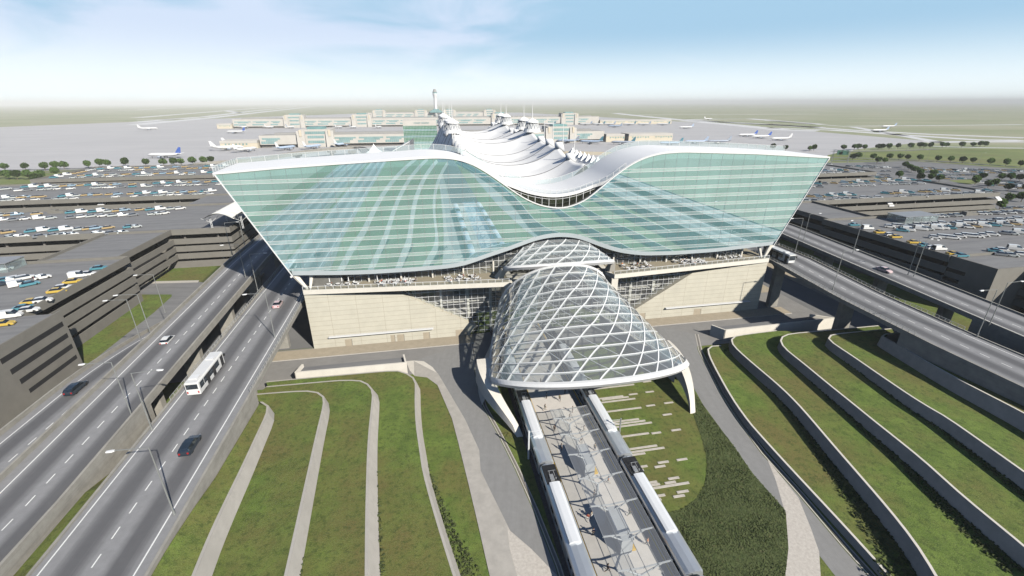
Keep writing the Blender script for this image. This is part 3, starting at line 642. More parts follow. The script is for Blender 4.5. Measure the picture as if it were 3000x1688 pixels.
# near end wing of each garage: solid walls with short slots painted on as shade
def wing(lab, a0, a1, b0, b1, slots, face):
    t = thing('garage_end_wing', lab, 'garage wing', W((a0 + a1) / 2, (b0 + b1) / 2, 0), TH)
    s = M(); s.box(a0, a1, b0, b1, 0, ZR - .3); s.build('wall', 'garage_concrete', parent=t)
    s = M(); s.box(a0 + .4, a1 - .4, b0 + .4, b1, ZR - .3, ZR + .02); s.build('roof_deck', 'deck_concrete', parent=t)
    s = M(); s.box(a0, a0 + .4, b0, b1, ZR - .29, ZR + .9); s.box(a1 - .4, a1, b0, b1, ZR - .29, ZR + .9); s.box(a0 + .4, a1 - .4, b0, b0 + .4, ZR - .29, ZR + .9); s.build('parapet', 'garage_concrete', parent=t)
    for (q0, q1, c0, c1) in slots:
        s = M(); x = a1 + .004 if face > 0 else a0 - .004; s.face([(x, q0, c0), (x, q1, c0), (x, q1, c1), (x, q0, c1)]); s.build('slot_shade', 'void_shade', parent=t)  # flat black face laid on the wall as the shade of a slot
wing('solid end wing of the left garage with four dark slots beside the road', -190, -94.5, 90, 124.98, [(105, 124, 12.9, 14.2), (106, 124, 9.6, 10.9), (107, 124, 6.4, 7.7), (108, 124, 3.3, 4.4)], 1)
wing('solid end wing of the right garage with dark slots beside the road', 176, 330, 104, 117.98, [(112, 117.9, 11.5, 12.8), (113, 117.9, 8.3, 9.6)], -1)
t = thing('parking_garage', 'shadowed garage corner with open floors at the right edge of the picture', 'parking garage', W(196, 95, 0), TH)
for k in range(4):
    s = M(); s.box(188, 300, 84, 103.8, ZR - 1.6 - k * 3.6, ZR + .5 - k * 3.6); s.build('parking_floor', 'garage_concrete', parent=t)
s = M(); s.box(191, 300, 87, 103, 0, ZR - 1); s.build('shade_block', 'void_shade', parent=t)  # black block behind the floors, shade put into its colour
# glass stair shelters on the roofs and white ramp ends
def shelter(lab, a0, a1, b0, b1):
    t = thing('stair_shelter', lab, 'shelter', W((a0 + a1) / 2, (b0 + b1) / 2, ZR), TH)
    s = M(); s.box(a0, a1, b0, b1, ZR + 3.0, ZR + 3.2); s.build('roof', 'steel_grey', parent=t)
    s = M(); s.box(a0 + .3, a1 - .3, b0 + .3, b1 - .3, ZR + .04, ZR + 2.99, 'ud'); s.build('glass_wall', 'rail_glass', parent=t)
    s = M(); x = a0 + .3
    while x <= a1: 
        for y in (b0 + .25, b1 - .25): s.box(x - .06, x + .06, y - .06, y + .06, ZR + .04, ZR + 3)
        x += (a1 - a0 - .6) / 4
    s.build('frame', 'steel_grey', parent=t)
shelter('glazed stair shelter with a flat pale roof on the left garage', -153, -133, 163, 171)
shelter('glazed stair shelter with a flat pale roof on the right garage', 206, 224, 160, 169)
def wedge(lab, q, z, L_=5):
    a, b, _ = P(q, z); s = M(); s.face([(a - 1.6, b, z), (a + 1.6, b, z), (a + 2.6, b + L_, z + 3), (a - .6, b + L_, z + 3)]); s.face([(a + 1.6, b, z), (a + 1.6, b, z - .5), (a + 2.6, b + L_, z + 2.5), (a + 2.6, b + L_, z + 3)])
    s.face([(a - 1.6, b, z - .5), (a + 1.6, b, z - .5), (a + 1.6, b, z), (a - 1.6, b, z)]); s.face([(a - 1.6, b, z - .5), (a - 1.6, b, z), (a - .6, b + L_, z + 3), (a - .6, b + L_, z + 2.5)]); s.face([(a - 1.6, b, z - .5), (a + 1.6, b, z - .5), (a + 2.6, b + L_, z + 2.5), (a - .6, b + L_, z + 2.5)])
    tag(s.build('ramp_hood', 'white_paint', recenter=True), lab, 'hood', 'white ramp hoods of the garages')
wedge('white sloped ramp hood in the nearer dark well of the left garage', z1(940, 655), 12.3)
wedge('white sloped ramp hood in the farther dark well of the left garage', z1(1600, 415), 12.3)
wedge('white sloped ramp hood at the corner below the far left trees', z1(445, 455), 12.3)
wedge('white sloped ramp hood at the far end of the right garage wall', z4(2190, 920), 12.3)
wedge('white sloped ramp hood where the right garage wall steps', z4(1170, 975), 12.3)
# small concrete kerb blocks on roofs
for q, lab in ((z1(560, 720), 'low concrete stair block on the left roof behind the second row'), (z4(1900, 1060), 'low concrete stair block among cars on the right roof'), (z4(530, 765), 'dark low plant block on the farther right roof'), (z1(1390, 445), 'low concrete block on the far left roof')):
    a, b, _ = P(q, ZR); s = M(); s.box(a - 4, a + 3, b - 1.5, b + 1.5, ZR, ZR + 1.1); s.box(a - 3.6, a - .5, b - 1.1, b + 1.1, ZR + 1.1, ZR + 1.7); tag(s.build('stair_block', 'garage_concrete', recenter=True), lab, 'stair block')

# ================================================================== HOTEL
def interp(tab, x):
    if x <= tab[0][0]: return tab[0][1]
    for (x0, y0), (x1_, y1_) in zip(tab, tab[1:]):
        if x <= x1_: return y0 + (y1_ - y0) * (x - x0) / (x1_ - x0)
    return tab[-1][1]
def smooth_tab(tab, n=400, w=3):
    lo, hi = tab[0][0], tab[-1][0]; xs = [lo + (hi - lo) * i / n for i in range(n + 1)]; ys = [interp(tab, x) for x in xs]
    k = max(1, int(1.6 / ((hi - lo) / n)))
    for _ in range(w): ys = [sum(ys[max(0, i - k):i + k + 1]) / len(ys[max(0, i - k):i + k + 1]) for i in range(n + 1)]
    ys[0] = tab[0][1]; ys[-1] = tab[-1][1]
    return list(zip(xs, ys))
TT = smooth_tab([(-50.2, 50.1), (-35.5, 51.1), (-16.5, 52.0), (-6.7, 52.4), (.7, 52.7), (4.7, 52.7), (8.8, 52.2), (13, 50.7), (17.8, 47.6), (22.4, 44.2), (26, 41.6), (30.5, 39.3), (35.2, 38.2), (37.5, 38.1), (39.9, 38.3), (44.5, 40.0), (49.1, 43.6), (52, 46.1), (56.6, 49.3), (61.1, 51.4), (66, 52.5), (72.8, 52.8), (96.5, 51.8), (122.2, 50.1)])
RT_ = smooth_tab([(-50.2, 50.1), (-35.5, 51.1), (-16.5, 52.0), (-6.7, 52.5), (.9, 52.9), (5.6, 52.7), (10.3, 51.6), (15.1, 49.4), (20, 46.4), (23.3, 44.6), (28.4, 42.6), (33.6, 41.5), (37.1, 41.3), (42.4, 42.0), (49.4, 44.4), (54.6, 47.6), (59.8, 50.7), (65, 52.4), (70.5, 52.9), (96.5, 51.8), (122.2, 50.1)])
BT = smooth_tab([(-37.2, 22.9), (-24.8, 22.1), (-16.4, 21.8), (-4.8, 21.8), (5, 22.0), (10, 22.7), (16, 24.6), (22.6, 26.4), (27, 27.9), (31.5, 29.2), (37.3, 29.7), (42.9, 28.9), (48.4, 26.6), (53, 24.7), (58, 23.2), (64.7, 22.1), (74.2, 21.7), (89.4, 21.8), (109.5, 22.9)])
T_ = lambda a: interp(TT, a)
R_ = lambda a: max(interp(RT_, a), T_(a) + .0)
B_t = lambda a: interp(BT, a)
FB = 123.2
def clip(poly, n, d):
    out = []
    for i in range(len(poly)):
        p, q = poly[i], poly[(i + 1) % len(poly)]; fp = n[0] * p[0] + n[1] * p[1] - d; fq = n[0] * q[0] + n[1] * q[1] - d
        if fp >= 0: out.append(p)
        if (fp >= 0) != (fq >= 0): t = fp / (fp - fq); out.append((p[0] + (q[0] - p[0]) * t, p[1] + (q[1] - p[1]) * t))
    return out
def below(poly, p, q):   # keep the side under the line p->q (q to the right of p)
    n = ((q[1] - p[1]), -(q[0] - p[0])); return clip(poly, n, n[0] * p[0] + n[1] * p[1])
def above(poly, p, q):
    n = (-(q[1] - p[1]), (q[0] - p[0])); return clip(poly, n, n[0] * p[0] + n[1] * p[1])
TL, BL, TR, BR = (-50.2, 50.1), (-37.2, 22.9), (122.2, 50.1), (109.5, 22.9)
def fac(poly, toff=0.0, boff=0.0):
    a0 = min(p[0] for p in poly); a1 = max(p[0] for p in poly)
    poly = below(poly, (a0, T_(a0) - toff), (a1, T_(a1) - toff))
    if poly: poly = above(poly, (a0, B_t(a0) + boff), (a1, B_t(a1) + boff))
    if poly: n = (BL[1] - TL[1], -(BL[0] - TL[0])); n = (-n[0], -n[1]); poly = clip(poly, n, n[0] * TL[0] + n[1] * TL[1])
    if poly: n = (TR[1] - BR[1], -(TR[0] - BR[0])); n = (-n[0], -n[1]); poly = clip(poly, n, n[0] * BR[0] + n[1] * BR[1])
    return poly if len(poly) > 2 else []
hotel = thing('hotel_building', 'huge teal glass hotel with a dipping curved white roof above pale stone walls', 'hotel', W(36, 130, 0), TH)
vis, spa, topb, mul, mulv, sof = M(), M(), M(), M(), M(), M()
STEP = 3.63; A0 = -44.85 - STEP * 2; sub = 3
cols = [A0 + STEP * i / sub for i in range(int((125 - A0) / STEP * sub) + 1)]
FL = [48.4 - 2.62 * k for k in range(11)]
for a0, a1 in zip(cols, cols[1:]):
    zz = 53.5
    for k, f in enumerate(FL):
        for (zt, zb, dst) in ((zz, f, vis), (f, f - .87, spa)):
            p = fac([(a0, zb), (a1, zb), (a1, zt), (a0, zt)], 0, 1.35)
            if p:
                tgt = dst
                up = below(p, (a0, T_(a0) - 1.7), (a1, T_(a1) - 1.7))
                if len(up) > 2 and k < 7:
                    hi = above(p, (a0, T_(a0) - 1.7), (a1, T_(a1) - 1.7)); 
                    if len(up) > 2: dst.face([(x, FB, z) for x, z in up])
                    if len(hi) > 2: topb.face([(x, FB, z) for x, z in hi])
                elif len(up) <= 2: topb.face([(x, FB, z) for x, z in p])
                else: dst.face([(x, FB, z) for x, z in p])
        for zc in (f, f - .87):
            p = fac([(a0, zc - .045), (a1, zc - .045), (a1, zc + .045), (a0, zc + .045)], .0, 1.35)
            if p: mul.face([(x, FB - .07, z) for x, z in p])
        zz = f - .87
    p = fac([(a0, 20), (a1, 20), (a1, zz), (a0, zz)], 0, 1.35)
    if p: vis.face([(x, FB, z) for x, z in p])
    q0, q1 = max(a0, -37.2), min(a1, 109.5)
    if q1 > q0:
        sof.face([(q0, FB - .02, B_t(q0) + 1.36), (q1, FB - .02, B_t(q1) + 1.36), (q1, FB + .35, B_t(q1)), (q0, FB + .35, B_t(q0))])
        sof.face([(q0, FB + .35, B_t(q0)), (q1, FB + .35, B_t(q1)), (q1, FB + 4.5, B_t(q1) + .3), (q0, FB + 4.5, B_t(q0) + .3)])
for a in [A0 + STEP * i for i in range(50)]:
    p = fac([(a - .022, 20), (a + .022, 20), (a + .022, 54), (a - .022, 54)], .05, 1.35)
    if p: mulv.face([(x, FB - .06, z) for x, z in p])
vis.build('glass_facade', 'facade_vision', parent=hotel); spa.build('spandrel_glass', 'facade_spandrel', parent=hotel); topb.build('top_glass', 'facade_top', parent=hotel)
mul.build('horizontal_mullion', 'steel_white', parent=hotel); mulv.build('vertical_mullion', 'steel_grey', parent=hotel); sof.build('soffit', 'soffit', parent=hotel)
# end walls and back
s = M()
s.face([(TL[0], FB, TL[1]), (BL[0], FB, BL[1]), (BL[0], 143, BL[1]), (TL[0] - 1.2, 143, TL[1])]); s.face([(TR[0], FB, TR[1]), (BR[0], FB, BR[1]), (BR[0], 143, BR[1]), (TR[0] + 1.2, 143, TR[1])])
N_ = 90
for i in range(N_):
    a0, a1 = -50 + 172 * i / N_, -50 + 172 * (i + 1) / N_; zl = lambda a: 22.9 + 27.2 * max(0, (-37.2 - a) / 13, (a - 109.5) / 12.7); s.face([(a0, 142.9, min(zl(a0), R_(a0) - 1)), (a1, 142.9, min(zl(a1), R_(a1) - 1)), (a1, 142.9, R_(a1) - .5), (a0, 142.9, R_(a0) - .5)])
s.build('end_wall', 'facade_spandrel', parent=hotel)
s = M()
for i in range(60):
    a0, a1 = -37.1 + 146.5 * i / 60, -37.1 + 146.5 * (i + 1) / 60; s.face([(a0, 127.6, B_t(a0) + .35), (a1, 127.6, B_t(a1) + .35), (a1, 142.8, B_t(a1) + .35), (a0, 142.8, B_t(a0) + .35)])
s.build('underside', 'soffit', parent=hotel)
s = M()
for p, q in ((TL, BL), (TR, BR)): s.bar((p[0], FB - .1, p[1]), (q[0], FB - .1, q[1]), .22, .22, (0, 1, 0))
s.bar((BL[0], FB - .1, BL[1]), (BL[0] - .4, FB - .1, BL[1] - .3), .8, .5)
s.build('corner_trim', 'white_paint', parent=hotel)
s = M()                                                            # curved white edge along the top and bottom of the glass
def edge(s, f, a0, a1, n, b, w, h):
    for i in range(n):
        p, q = a0 + (a1 - a0) * i / n, a0 + (a1 - a0) * (i + 1) / n
        s.bar((p, b, f(p)), (q, b, f(q)), w, h)
edge(s, lambda a: T_(a) + .05, -50.2, 122.2, 170, FB - .02, .5, .28); s.build('top_rim', 'white_paint', parent=hotel)
# roof ribbon
def rb(a, v):
    inset = 1.9 * max(0, min(1, (R_(a) - T_(a) - .15) / 1.2)); return FB + .1 + inset + (143 - FB - .1 - inset) * v
s = M(); s.grid(lambda u, v: ((-50.6 + 173.2 * u) - (1.1 * v if u < .5 else -.0 * v), rb(-50.6 + 173.2 * u, v), R_(-50.6 + 173.2 * u) + .32 + (.0)), 200, 6)
s.build('roof', 'roof_white', parent=hotel, smooth=True)
s = M()
for i in range(170):
    p, q = -50.6 + 173.2 * i / 170, -50.6 + 173.2 * (i + 1) / 170
    for v, e in ((0, -.004),): s.face([(p, rb(p, v) + e, R_(p) - .55), (q, rb(q, v) + e, R_(q) - .55), (q, rb(q, v) + e, R_(q) + .32), (p, rb(p, v) + e, R_(p) + .32)])
s.build('roof_fascia', 'white_paint', parent=hotel)
s = M(); d = M(); lp_ = M(); wd = M()
for i in range(170):
    p, q = -50.2 + 172.4 * i / 170, -50.2 + 172.4 * (i + 1) / 170
    if 14 < p < 60 and R_(p) - T_(p) > .12:
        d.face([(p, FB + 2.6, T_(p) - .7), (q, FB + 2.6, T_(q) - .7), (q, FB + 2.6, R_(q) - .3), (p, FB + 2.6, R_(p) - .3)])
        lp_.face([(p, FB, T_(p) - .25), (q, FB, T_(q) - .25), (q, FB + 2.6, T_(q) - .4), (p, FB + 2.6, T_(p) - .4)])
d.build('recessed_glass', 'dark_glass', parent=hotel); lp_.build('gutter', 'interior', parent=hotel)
s = M(); a = 18.0
while a < 56: s.box(a - .06, a + .06, FB + 2.45, FB + 2.58, T_(a) - .6, R_(a) - .2); a += 2.05
edge(s, lambda a: R_(a) - 1.15, 18, 56, 30, FB + 2.5, .1, .1); s.build('recess_mullion', 'steel_white', parent=hotel)
def guard(par, fpt, n, h, pst=1, mt='rail_glass'):
    g_, f_ = M(), M(); pts = [fpt(i / n) for i in range(n + 1)]
    for i in range(n):
        p, q = pts[i], pts[i + 1]; g_.face([p, q, (q[0], q[1], q[2] + h), (p[0], p[1], p[2] + h)])
        f_.bar((p[0], p[1], p[2] + h), (q[0], q[1], q[2] + h), .1, .08)
    for i in range(0, n + 1, pst): p = pts[i]; f_.bar(p, (p[0], p[1], p[2] + h), .1, .1, (0, 1, 0))
    g_.build('guard_glass', mt, parent=par); f_.build('guard_rail', 'steel_white', parent=par)
guard(hotel, lambda u: (-51.4 + 174 * u, 142.6, R_(-51.4 + 174 * u) + .32), 96, 1.5, 2)
guard(hotel, lambda u: (-50.7 - .9 * u, FB + 1 + 18.2 * u, 50.45), 10, 1.4, 1)
guard(hotel, lambda u: (17 + 39 * u, rb(17 + 39 * u, 0) + .25, R_(17 + 39 * u) + .34), 22, 1.0, 1, 'clear_glass')
# stone base walls with slanted ends, doors
def stonewall(poly, b, name='stone_wall'):
    s = M(); s.face([(p[0], b, p[1]) for p in poly], [(p[0], p[1]) for p in poly]); n = len(poly)
    for i in range(n): p, q = poly[i], poly[(i + 1) % n]; s.face([(p[0], b, p[1]), (q[0], b, q[1]), (q[0], b + 3, q[1]), (p[0], b + 3, p[1])], [(0, p[1]), (0, q[1]), (3, q[1]), (3, p[1])])
    s.build(name, 'stone', parent=hotel)
stonewall([(-35.2, 0), (9.6, 0), (11.9, 3.1), (-9.0, 15.2), (-9.4, 15.2), (-35.2, 17.4)], FB)
stonewall([(66, 0), (108.8, 0), (108.8, 17.5), (90, 15.9), (82, 15.2), (62.5, 3.4)], FB)
for R_z, boxes_ in ((z6, ((845, 945, 900, 1005), (1275, 907, 1305, 967), (1335, 900, 1393, 960), (1580, 880, 1635, 940), (1885, 858, 1992, 906))), (z7, ((1235, 645, 1305, 690),)), (z8, ((75, 735, 130, 780),))):
    for x0, y0, x1_, y1_ in boxes_:
        p, q = PB(R_z(x0, y1_), FB - .05), PB(R_z(x1_, y0), FB - .05); s = M(); s.box(p[0], q[0], FB - .03, FB + .1, .14, max(2.2, q[2])); s.build('door', 'sidewalk', parent=hotel)
        s = M(); s.box(q[0], q[0] + .12, FB - .06, FB + .1, .14, max(2.2, q[2])); s.build('door_reveal', 'dark_base', parent=hotel)
for p, q in ((PB(z6(692, 952), FB - .3), PB(z6(1675, 868), FB - .3)), (PB(z7(1445, 625), FB - .3), PB(z7(1811, 596), FB - .3))):
    s = M(); s.box(p[0], q[0] + (12 if p[0] > 60 else 0), FB - .9, FB + .05, 3.55, 3.78); s.build('door_canopy', 'white_paint', parent=hotel)
# terrace slabs, guard, restaurant glazing
def tb(a): return 122.8 - 4.6 * min(1, (a + 35) / 54) if a < 36 else 122.8 - 4.6 * min(1, (108 - a) / 54)
for x0, x1_ in ((-35.2, 21.4), (53.2, 108.8)):
    n = 20; s = M(); e = M()
    for i in range(n):
        p, q = x0 + (x1_ - x0) * i / n, x0 + (x1_ - x0) * (i + 1) / n
        s.face([(p, tb(p), 18.45), (q, tb(q), 18.45), (q, 142, 18.45), (p, 142, 18.45)]); s.face([(p, tb(p), 17.3), (q, tb(q), 17.3), (q, 142, 17.3), (p, 142, 17.3)])
        e.face([(p, tb(p) - .01, 17.3), (q, tb(q) - .01, 17.3), (q, tb(q) - .01, 18.6), (p, tb(p) - .01, 18.6)]); e.face([(p, tb(p) - .01, 18.6), (q, tb(q) - .01, 18.6), (q, tb(q) + .35, 18.6), (p, tb(p) + .35, 18.6)])
    s.build('terrace', 'terrace_floor', parent=hotel)
    xe = x1_ if x0 < 0 else x0; sg = 1 if x0 < 0 else -1
    e.face([(xe, tb(xe), 17.3), (xe + sg * 1.6, 121.5, 17.3), (xe + sg * 1.6, 121.5, 18.6), (xe, tb(xe), 18.6)]); e.face([(xe, tb(xe), 18.45), (xe + sg * 1.6, 121.5, 18.45), (xe + sg * 1.6, 130, 18.45), (xe, 130, 18.45)])
    e.build('terrace_edge', 'white_concrete', parent=hotel)
    guard(hotel, lambda u: (x0 + (x1_ - x0) * u, tb(x0 + (x1_ - x0) * u) + .2, 18.6), 28, 1.0, 1, 'clear_glass')
s = M(); m_ = M(); c_ = M()
for x0, x1_ in ((-24, 112 - 12),):
    a = x0
    while a < x1_:
        zt = B_t(a) + .2; s.face([(a, 127.2, 18.45), (a + 1.9, 127.2, 18.45), (a + 1.9, 127.2, B_t(a + 1.9) + .2), (a, 127.2, zt)]); m_.box(a - .05, a + .05, 127.08, 127.18, 18.45, zt)
        a += 1.9
    for z in (20.3, 22.2, 24.1, 26.0, 27.9):
        a = x0
        while a < x1_:
            if B_t(a) > z: m_.box(a, a + 1.9, 127.06, 127.16, z - .05, z + .05)
            a += 1.9
s.build('restaurant_glazing', 'clear_glass', parent=hotel); m_.build('restaurant_mullion', 'steel_white', parent=hotel)
for a in list(range(-27, 20, 9)) + list(range(56, 106, 9)): c_ = M(); c_.box(a - .22, a + .22, 126.2, 126.7, 18.45, 22.4); c_.build('terrace_column', 'white_concrete', parent=hotel)
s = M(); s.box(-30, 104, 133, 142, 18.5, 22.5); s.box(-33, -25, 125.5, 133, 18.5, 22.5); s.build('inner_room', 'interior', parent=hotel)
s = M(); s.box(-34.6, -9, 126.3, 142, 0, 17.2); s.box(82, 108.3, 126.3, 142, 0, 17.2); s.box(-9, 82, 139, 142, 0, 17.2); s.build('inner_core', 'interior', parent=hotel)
for zf in (5.6, 9.6, 13.6):
    s = M(); s.box(-9, 18, 127.5, 139, zf - .35, zf); s.box(55, 82, 127.5, 139, zf - .35, zf); s.build('inner_floor', 'platform', parent=hotel)
for a in (-6, 2, 10, 17, 56, 63, 71, 79):
    s = M(); s.box(a - .4, a + .4, 126.8, 127.6, 0, 17.3); s.build('inner_column', 'white_concrete', parent=hotel)
s = M(); m_ = M(); a = -9.0
while a < 82.1: m_.box(a - .045, a + .045, 124.5, 124.68, 0, 17.3); a += 1.82
z = .8
while z < 17.3: m_.box(-9, 82, 124.46, 124.6, z - .045, z + .045); z += 1.55
s.face([(-9, 124.75, 0), (82, 124.75, 0), (82, 124.75, 17.3), (-9, 124.75, 17.3)]); s.build('lobby_glazing', 'clear_glass', parent=hotel); m_.build('lobby_mullion', 'steel_white', parent=hotel)
s = M(); s.box(20.5, 54, 122.5, 126, 17.0, 18.0); s.box(20, 22, 118.5, 126, 12, 17.2); s.box(52.6, 54.6, 118.5, 126, 12, 17.2); s.build('entrance_beam', 'white_concrete', parent=hotel)
for a0, a1 in ((-34.2, -37.6), (107.6, 110.2)):
    s = M(); s.tube((a0, 124, 18.4), (a1, 125, 23.2), .35, .9, 8); s.tube((a0 + (.6 if a0 < 0 else -.6), 124.4, 18.4), (a0 + (1.3 if a0 < 0 else -1.3), 126, 22.6), .35, .6, 8); s.build('slanted_column', 'white_concrete', parent=hotel)

# ================================================================== GLASS LATTICE CANOPIES
EXP = [.85]
def shellpt(p):
    c, w0_, w1_, zs0, zs1, za0, za1, bs0, bs1, ba0, ba1 = p
    def f(phi, t):
        w = w0_ + (w1_ - w0_) * t ** 1.25; sn = max(0.0, math.sin(phi)); s8 = sn ** EXP[0]; za = za0 + (za1 - za0) * t; zs = zs0 + (zs1 - zs0) * t
        cc_ = math.cos(phi); cc_ = math.copysign(abs(cc_) ** .88, cc_); return (c + w * cc_, (bs0 + (bs1 - bs0) * t) * (1 - sn) + (ba0 + (ba1 - ba0) * t) * sn, zs + (za - zs) * s8)
    return f
def lattice(par, f, n, m, w, h, thin):
    A, B, Cc, gl, rim = M(), M(), M(), M(), M()
    ph = lambda x: math.pi * (1 - max(0, min(n, x)) / n)
    def nrm(x, t):
        e = .01; p = Vector(f(ph(x), t)); u = Vector(f(ph(x) - e if ph(x) > .02 else ph(x), t)) - Vector(f(ph(x) + e, t)); v = Vector(f(ph(x), min(1, t + e))) - Vector(f(ph(x), max(0, t - e)))
        k = u.cross(v); return (k.normalized() if k.length > 1e-8 else Vector((0, 0, 1)))
    def mem(M_, x0, t0, x1_, t1, ww, hh, d=0.0):
        if max(x0, x1_) < 0 or min(x0, x1_) > n: return
        k = 3; prev = None
        for i in range(k + 1):
            x = x0 + (x1_ - x0) * i / k; t = t0 + (t1 - t0) * i / k
            if x < 0 or x > n: prev = None; continue
            q = Vector(f(ph(x), t)) - nrm(x, t) * d
            if prev: M_.bar(prev[0], q, ww, hh, nrm(x, t))
            prev = (q,)
    for j in range(m):
        o = (j % 2) * .5
        for k in range(-1, n + 2):
            mem(A, k + o, j / m, k + o + .5, (j + 1) / m, w, h, h * .4); mem(Cc, k + o, j / m, k + o - .5, (j + 1) / m, thin, thin * 1.2, thin)
    for j in range(1, m):
        for k in range(n): mem(B, k, j / m, k + 1, j / m, w * .8, h, h * .42)
    n0 = len(A.v); A.v += B.v; A.f += [[i + n0 for i in f_] for f_ in B.f]; A.m += B.m; A.uv += B.uv; A.build('lattice_rib', 'steel_white', parent=par); Cc.build('thin_rib', 'steel_white', parent=par)
    gl.grid(lambda u, v: f(math.pi * (1 - u), v), 36, 24); gl.build('glass_shell', 'canopy_glass', parent=par, smooth=True)
    return
cc = thing('train_hall_canopy', 'large white lattice and glass shell canopy arching over the railway tracks', 'canopy', W(35, 95, 0), TH)
fs = shellpt((35.0, 23.7, 16.5, 7, 7, 13.4, 25.6, 88, 122, 73, 110))
lattice(cc, fs, 13, 12, .26, .5, .10)
def rimbeam(par, f, ts, w, h, name='edge_beam', n=40, rev=False):
    s = M(); pts = [Vector(f(math.pi * (1 - i / n), ts)) for i in range(n + 1)]
    for p, q in zip(pts, pts[1:]): s.bar(p, q, w, h)
    s.build(name, 'white_paint', parent=par)
def rim3(par, f, t, drop, lipout, name):
    s = M(); n = 48
    for i in range(n):
        P_, Q_ = Vector(f(math.pi * (1 - i / n), t)), Vector(f(math.pi * (1 - (i + 1) / n), t)); o_ = Vector((0, -lipout, 0))
        up = Vector((0, 0, .25)); dn = Vector((0, 0, -drop))
        s.face([tuple(P_ + up), tuple(Q_ + up), tuple(Q_ + o_), tuple(P_ + o_)]); s.face([tuple(P_ + o_), tuple(Q_ + o_), tuple(Q_ + dn), tuple(P_ + dn)]); s.face([tuple(P_ + dn), tuple(Q_ + dn), tuple(Q_ + up - o_), tuple(P_ + up - o_)]); s.face([tuple(P_ + up), tuple(P_ + up - o_), tuple(Q_ + up - o_), tuple(Q_ + up)])
    s.build(name, 'white_paint', parent=par)
rim3(cc, fs, 0, 1.1, .8, 'front_rim'); rimbeam(cc, fs, 1, .5, .6, 'rear_rim')
for side in (math.pi, 0):
    s = M()
    for i in range(30): s.bar(fs(side, i / 30), fs(side, (i + 1) / 30), .5, .8)
    s.build('side_beam', 'steel_white', parent=cc)
    s = M(); sg = -1 if side else 1                                   # low side plinth carrying the shell
    for i in range(30):
        p, q = fs(side, i / 30), fs(side, (i + 1) / 30); o_ = 2.6 * math.sin(math.pi * min(1, (i + 4) / 30)) ; o2 = 2.6 * math.sin(math.pi * min(1, (i + 5) / 30))
        s.face([(p[0] + sg * (1 + o_), p[1], 0), (q[0] + sg * (1 + o2), q[1], 0), (q[0] + sg * .6, q[1], 3.6), (p[0] + sg * .6, p[1], 3.6)]); s.face([(p[0] + sg * .6, p[1], 3.6), (q[0] + sg * .6, q[1], 3.6), (q[0] - sg * .4, q[1], 3.6), (p[0] - sg * .4, p[1], 3.6)]); s.face([(p[0] - sg * .4, p[1], 0), (q[0] - sg * .4, q[1], 0), (q[0] - sg * .4, q[1], 3.6), (p[0] - sg * .4, p[1], 3.6)])
    s.build('plinth_wall', 'white_concrete', parent=cc)
    s = M(); g_ = M()
    for i in range(30):
        p = fs(side, i / 30); q = fs(side, (i + 1) / 30)
        if i % 2 == 0: s.bar((p[0], p[1], 3.6), (p[0], p[1], 7), .2, .2, (0, 1, 0))
        g_.face([(p[0], p[1], 3.6), (q[0], q[1], 3.6), (q[0], q[1], 6.8), (p[0], p[1], 6.8)])
    s.build('side_post', 'steel_white', parent=cc); g_.build('side_glass', 'canopy_glass', parent=cc)
for sg, tip, foot in ((-1, (11.0, 88.0), (15.9, 75.6)), (1, (58.4, 88.0), (56.3, 75.9))):
    R_s = []
    for i in range(17):
        u = i / 16; b = 96 - (96 - foot[1]) * u; bul = -sg * -1 * math.sin(math.pi * min(1, u)) * 1.1
        a = tip[0] + (foot[0] - tip[0]) * u ** 1.7 + sg * 1.1 * math.sin(math.pi * u) ; zt = 7.4 * math.cos(u * math.pi / 2) ** .62 + .25 if u < 1 else .25; th = 4.4 * (1 - u) + 1.0; w_ = 3.4 * (1 - u) + 1.3
        R_s.append([(a - w_ / 2, b, max(-.1, zt - th)), (a + w_ / 2, b, max(-.1, zt - th)), (a + w_ / 2 * .8, b + .2, zt), (a - w_ / 2 * .8, b + .2, zt)])
    s = M(); s.rings(R_s); s.build('leg', 'white_concrete', parent=cc)
uc = thing('entrance_canopy', 'smaller white lattice glass shell canopy over the terrace under the hotel arch', 'canopy', W(36, 118, 18), TH)
f2 = shellpt((36.4, 16.4, 12.6, 22.3, 23.5, 25.2, 29.0, 119.5, 123, 112, 122.9))
lattice(uc, f2, 9, 4, .26, .5, .11); rim3(uc, f2, 0, .9, .6, 'front_rim')
for side, sg in ((math.pi, -1), (0, 1)):
    s = M(); p, q = f2(side, 0), f2(side, 1); s.rings([[(p[0] - .6, p[1] - .6, p[2]), (p[0] + .6, p[1] - .6, p[2]), (p[0] + .6, p[1] + .6, p[2]), (p[0] - .6, p[1] + .6, p[2])], [(p[0] - .9 + sg * .8, 121.2, 18.2), (p[0] + .9 + sg * .8, 121.2, 18.2), (p[0] + 1.6 + sg * .8, 123.8, 18.2), (p[0] - 1.6 + sg * .8, 123.8, 18.2)]]); s.bar(p, q, .5, .6); s.build('bracket', 'white_concrete', parent=uc)
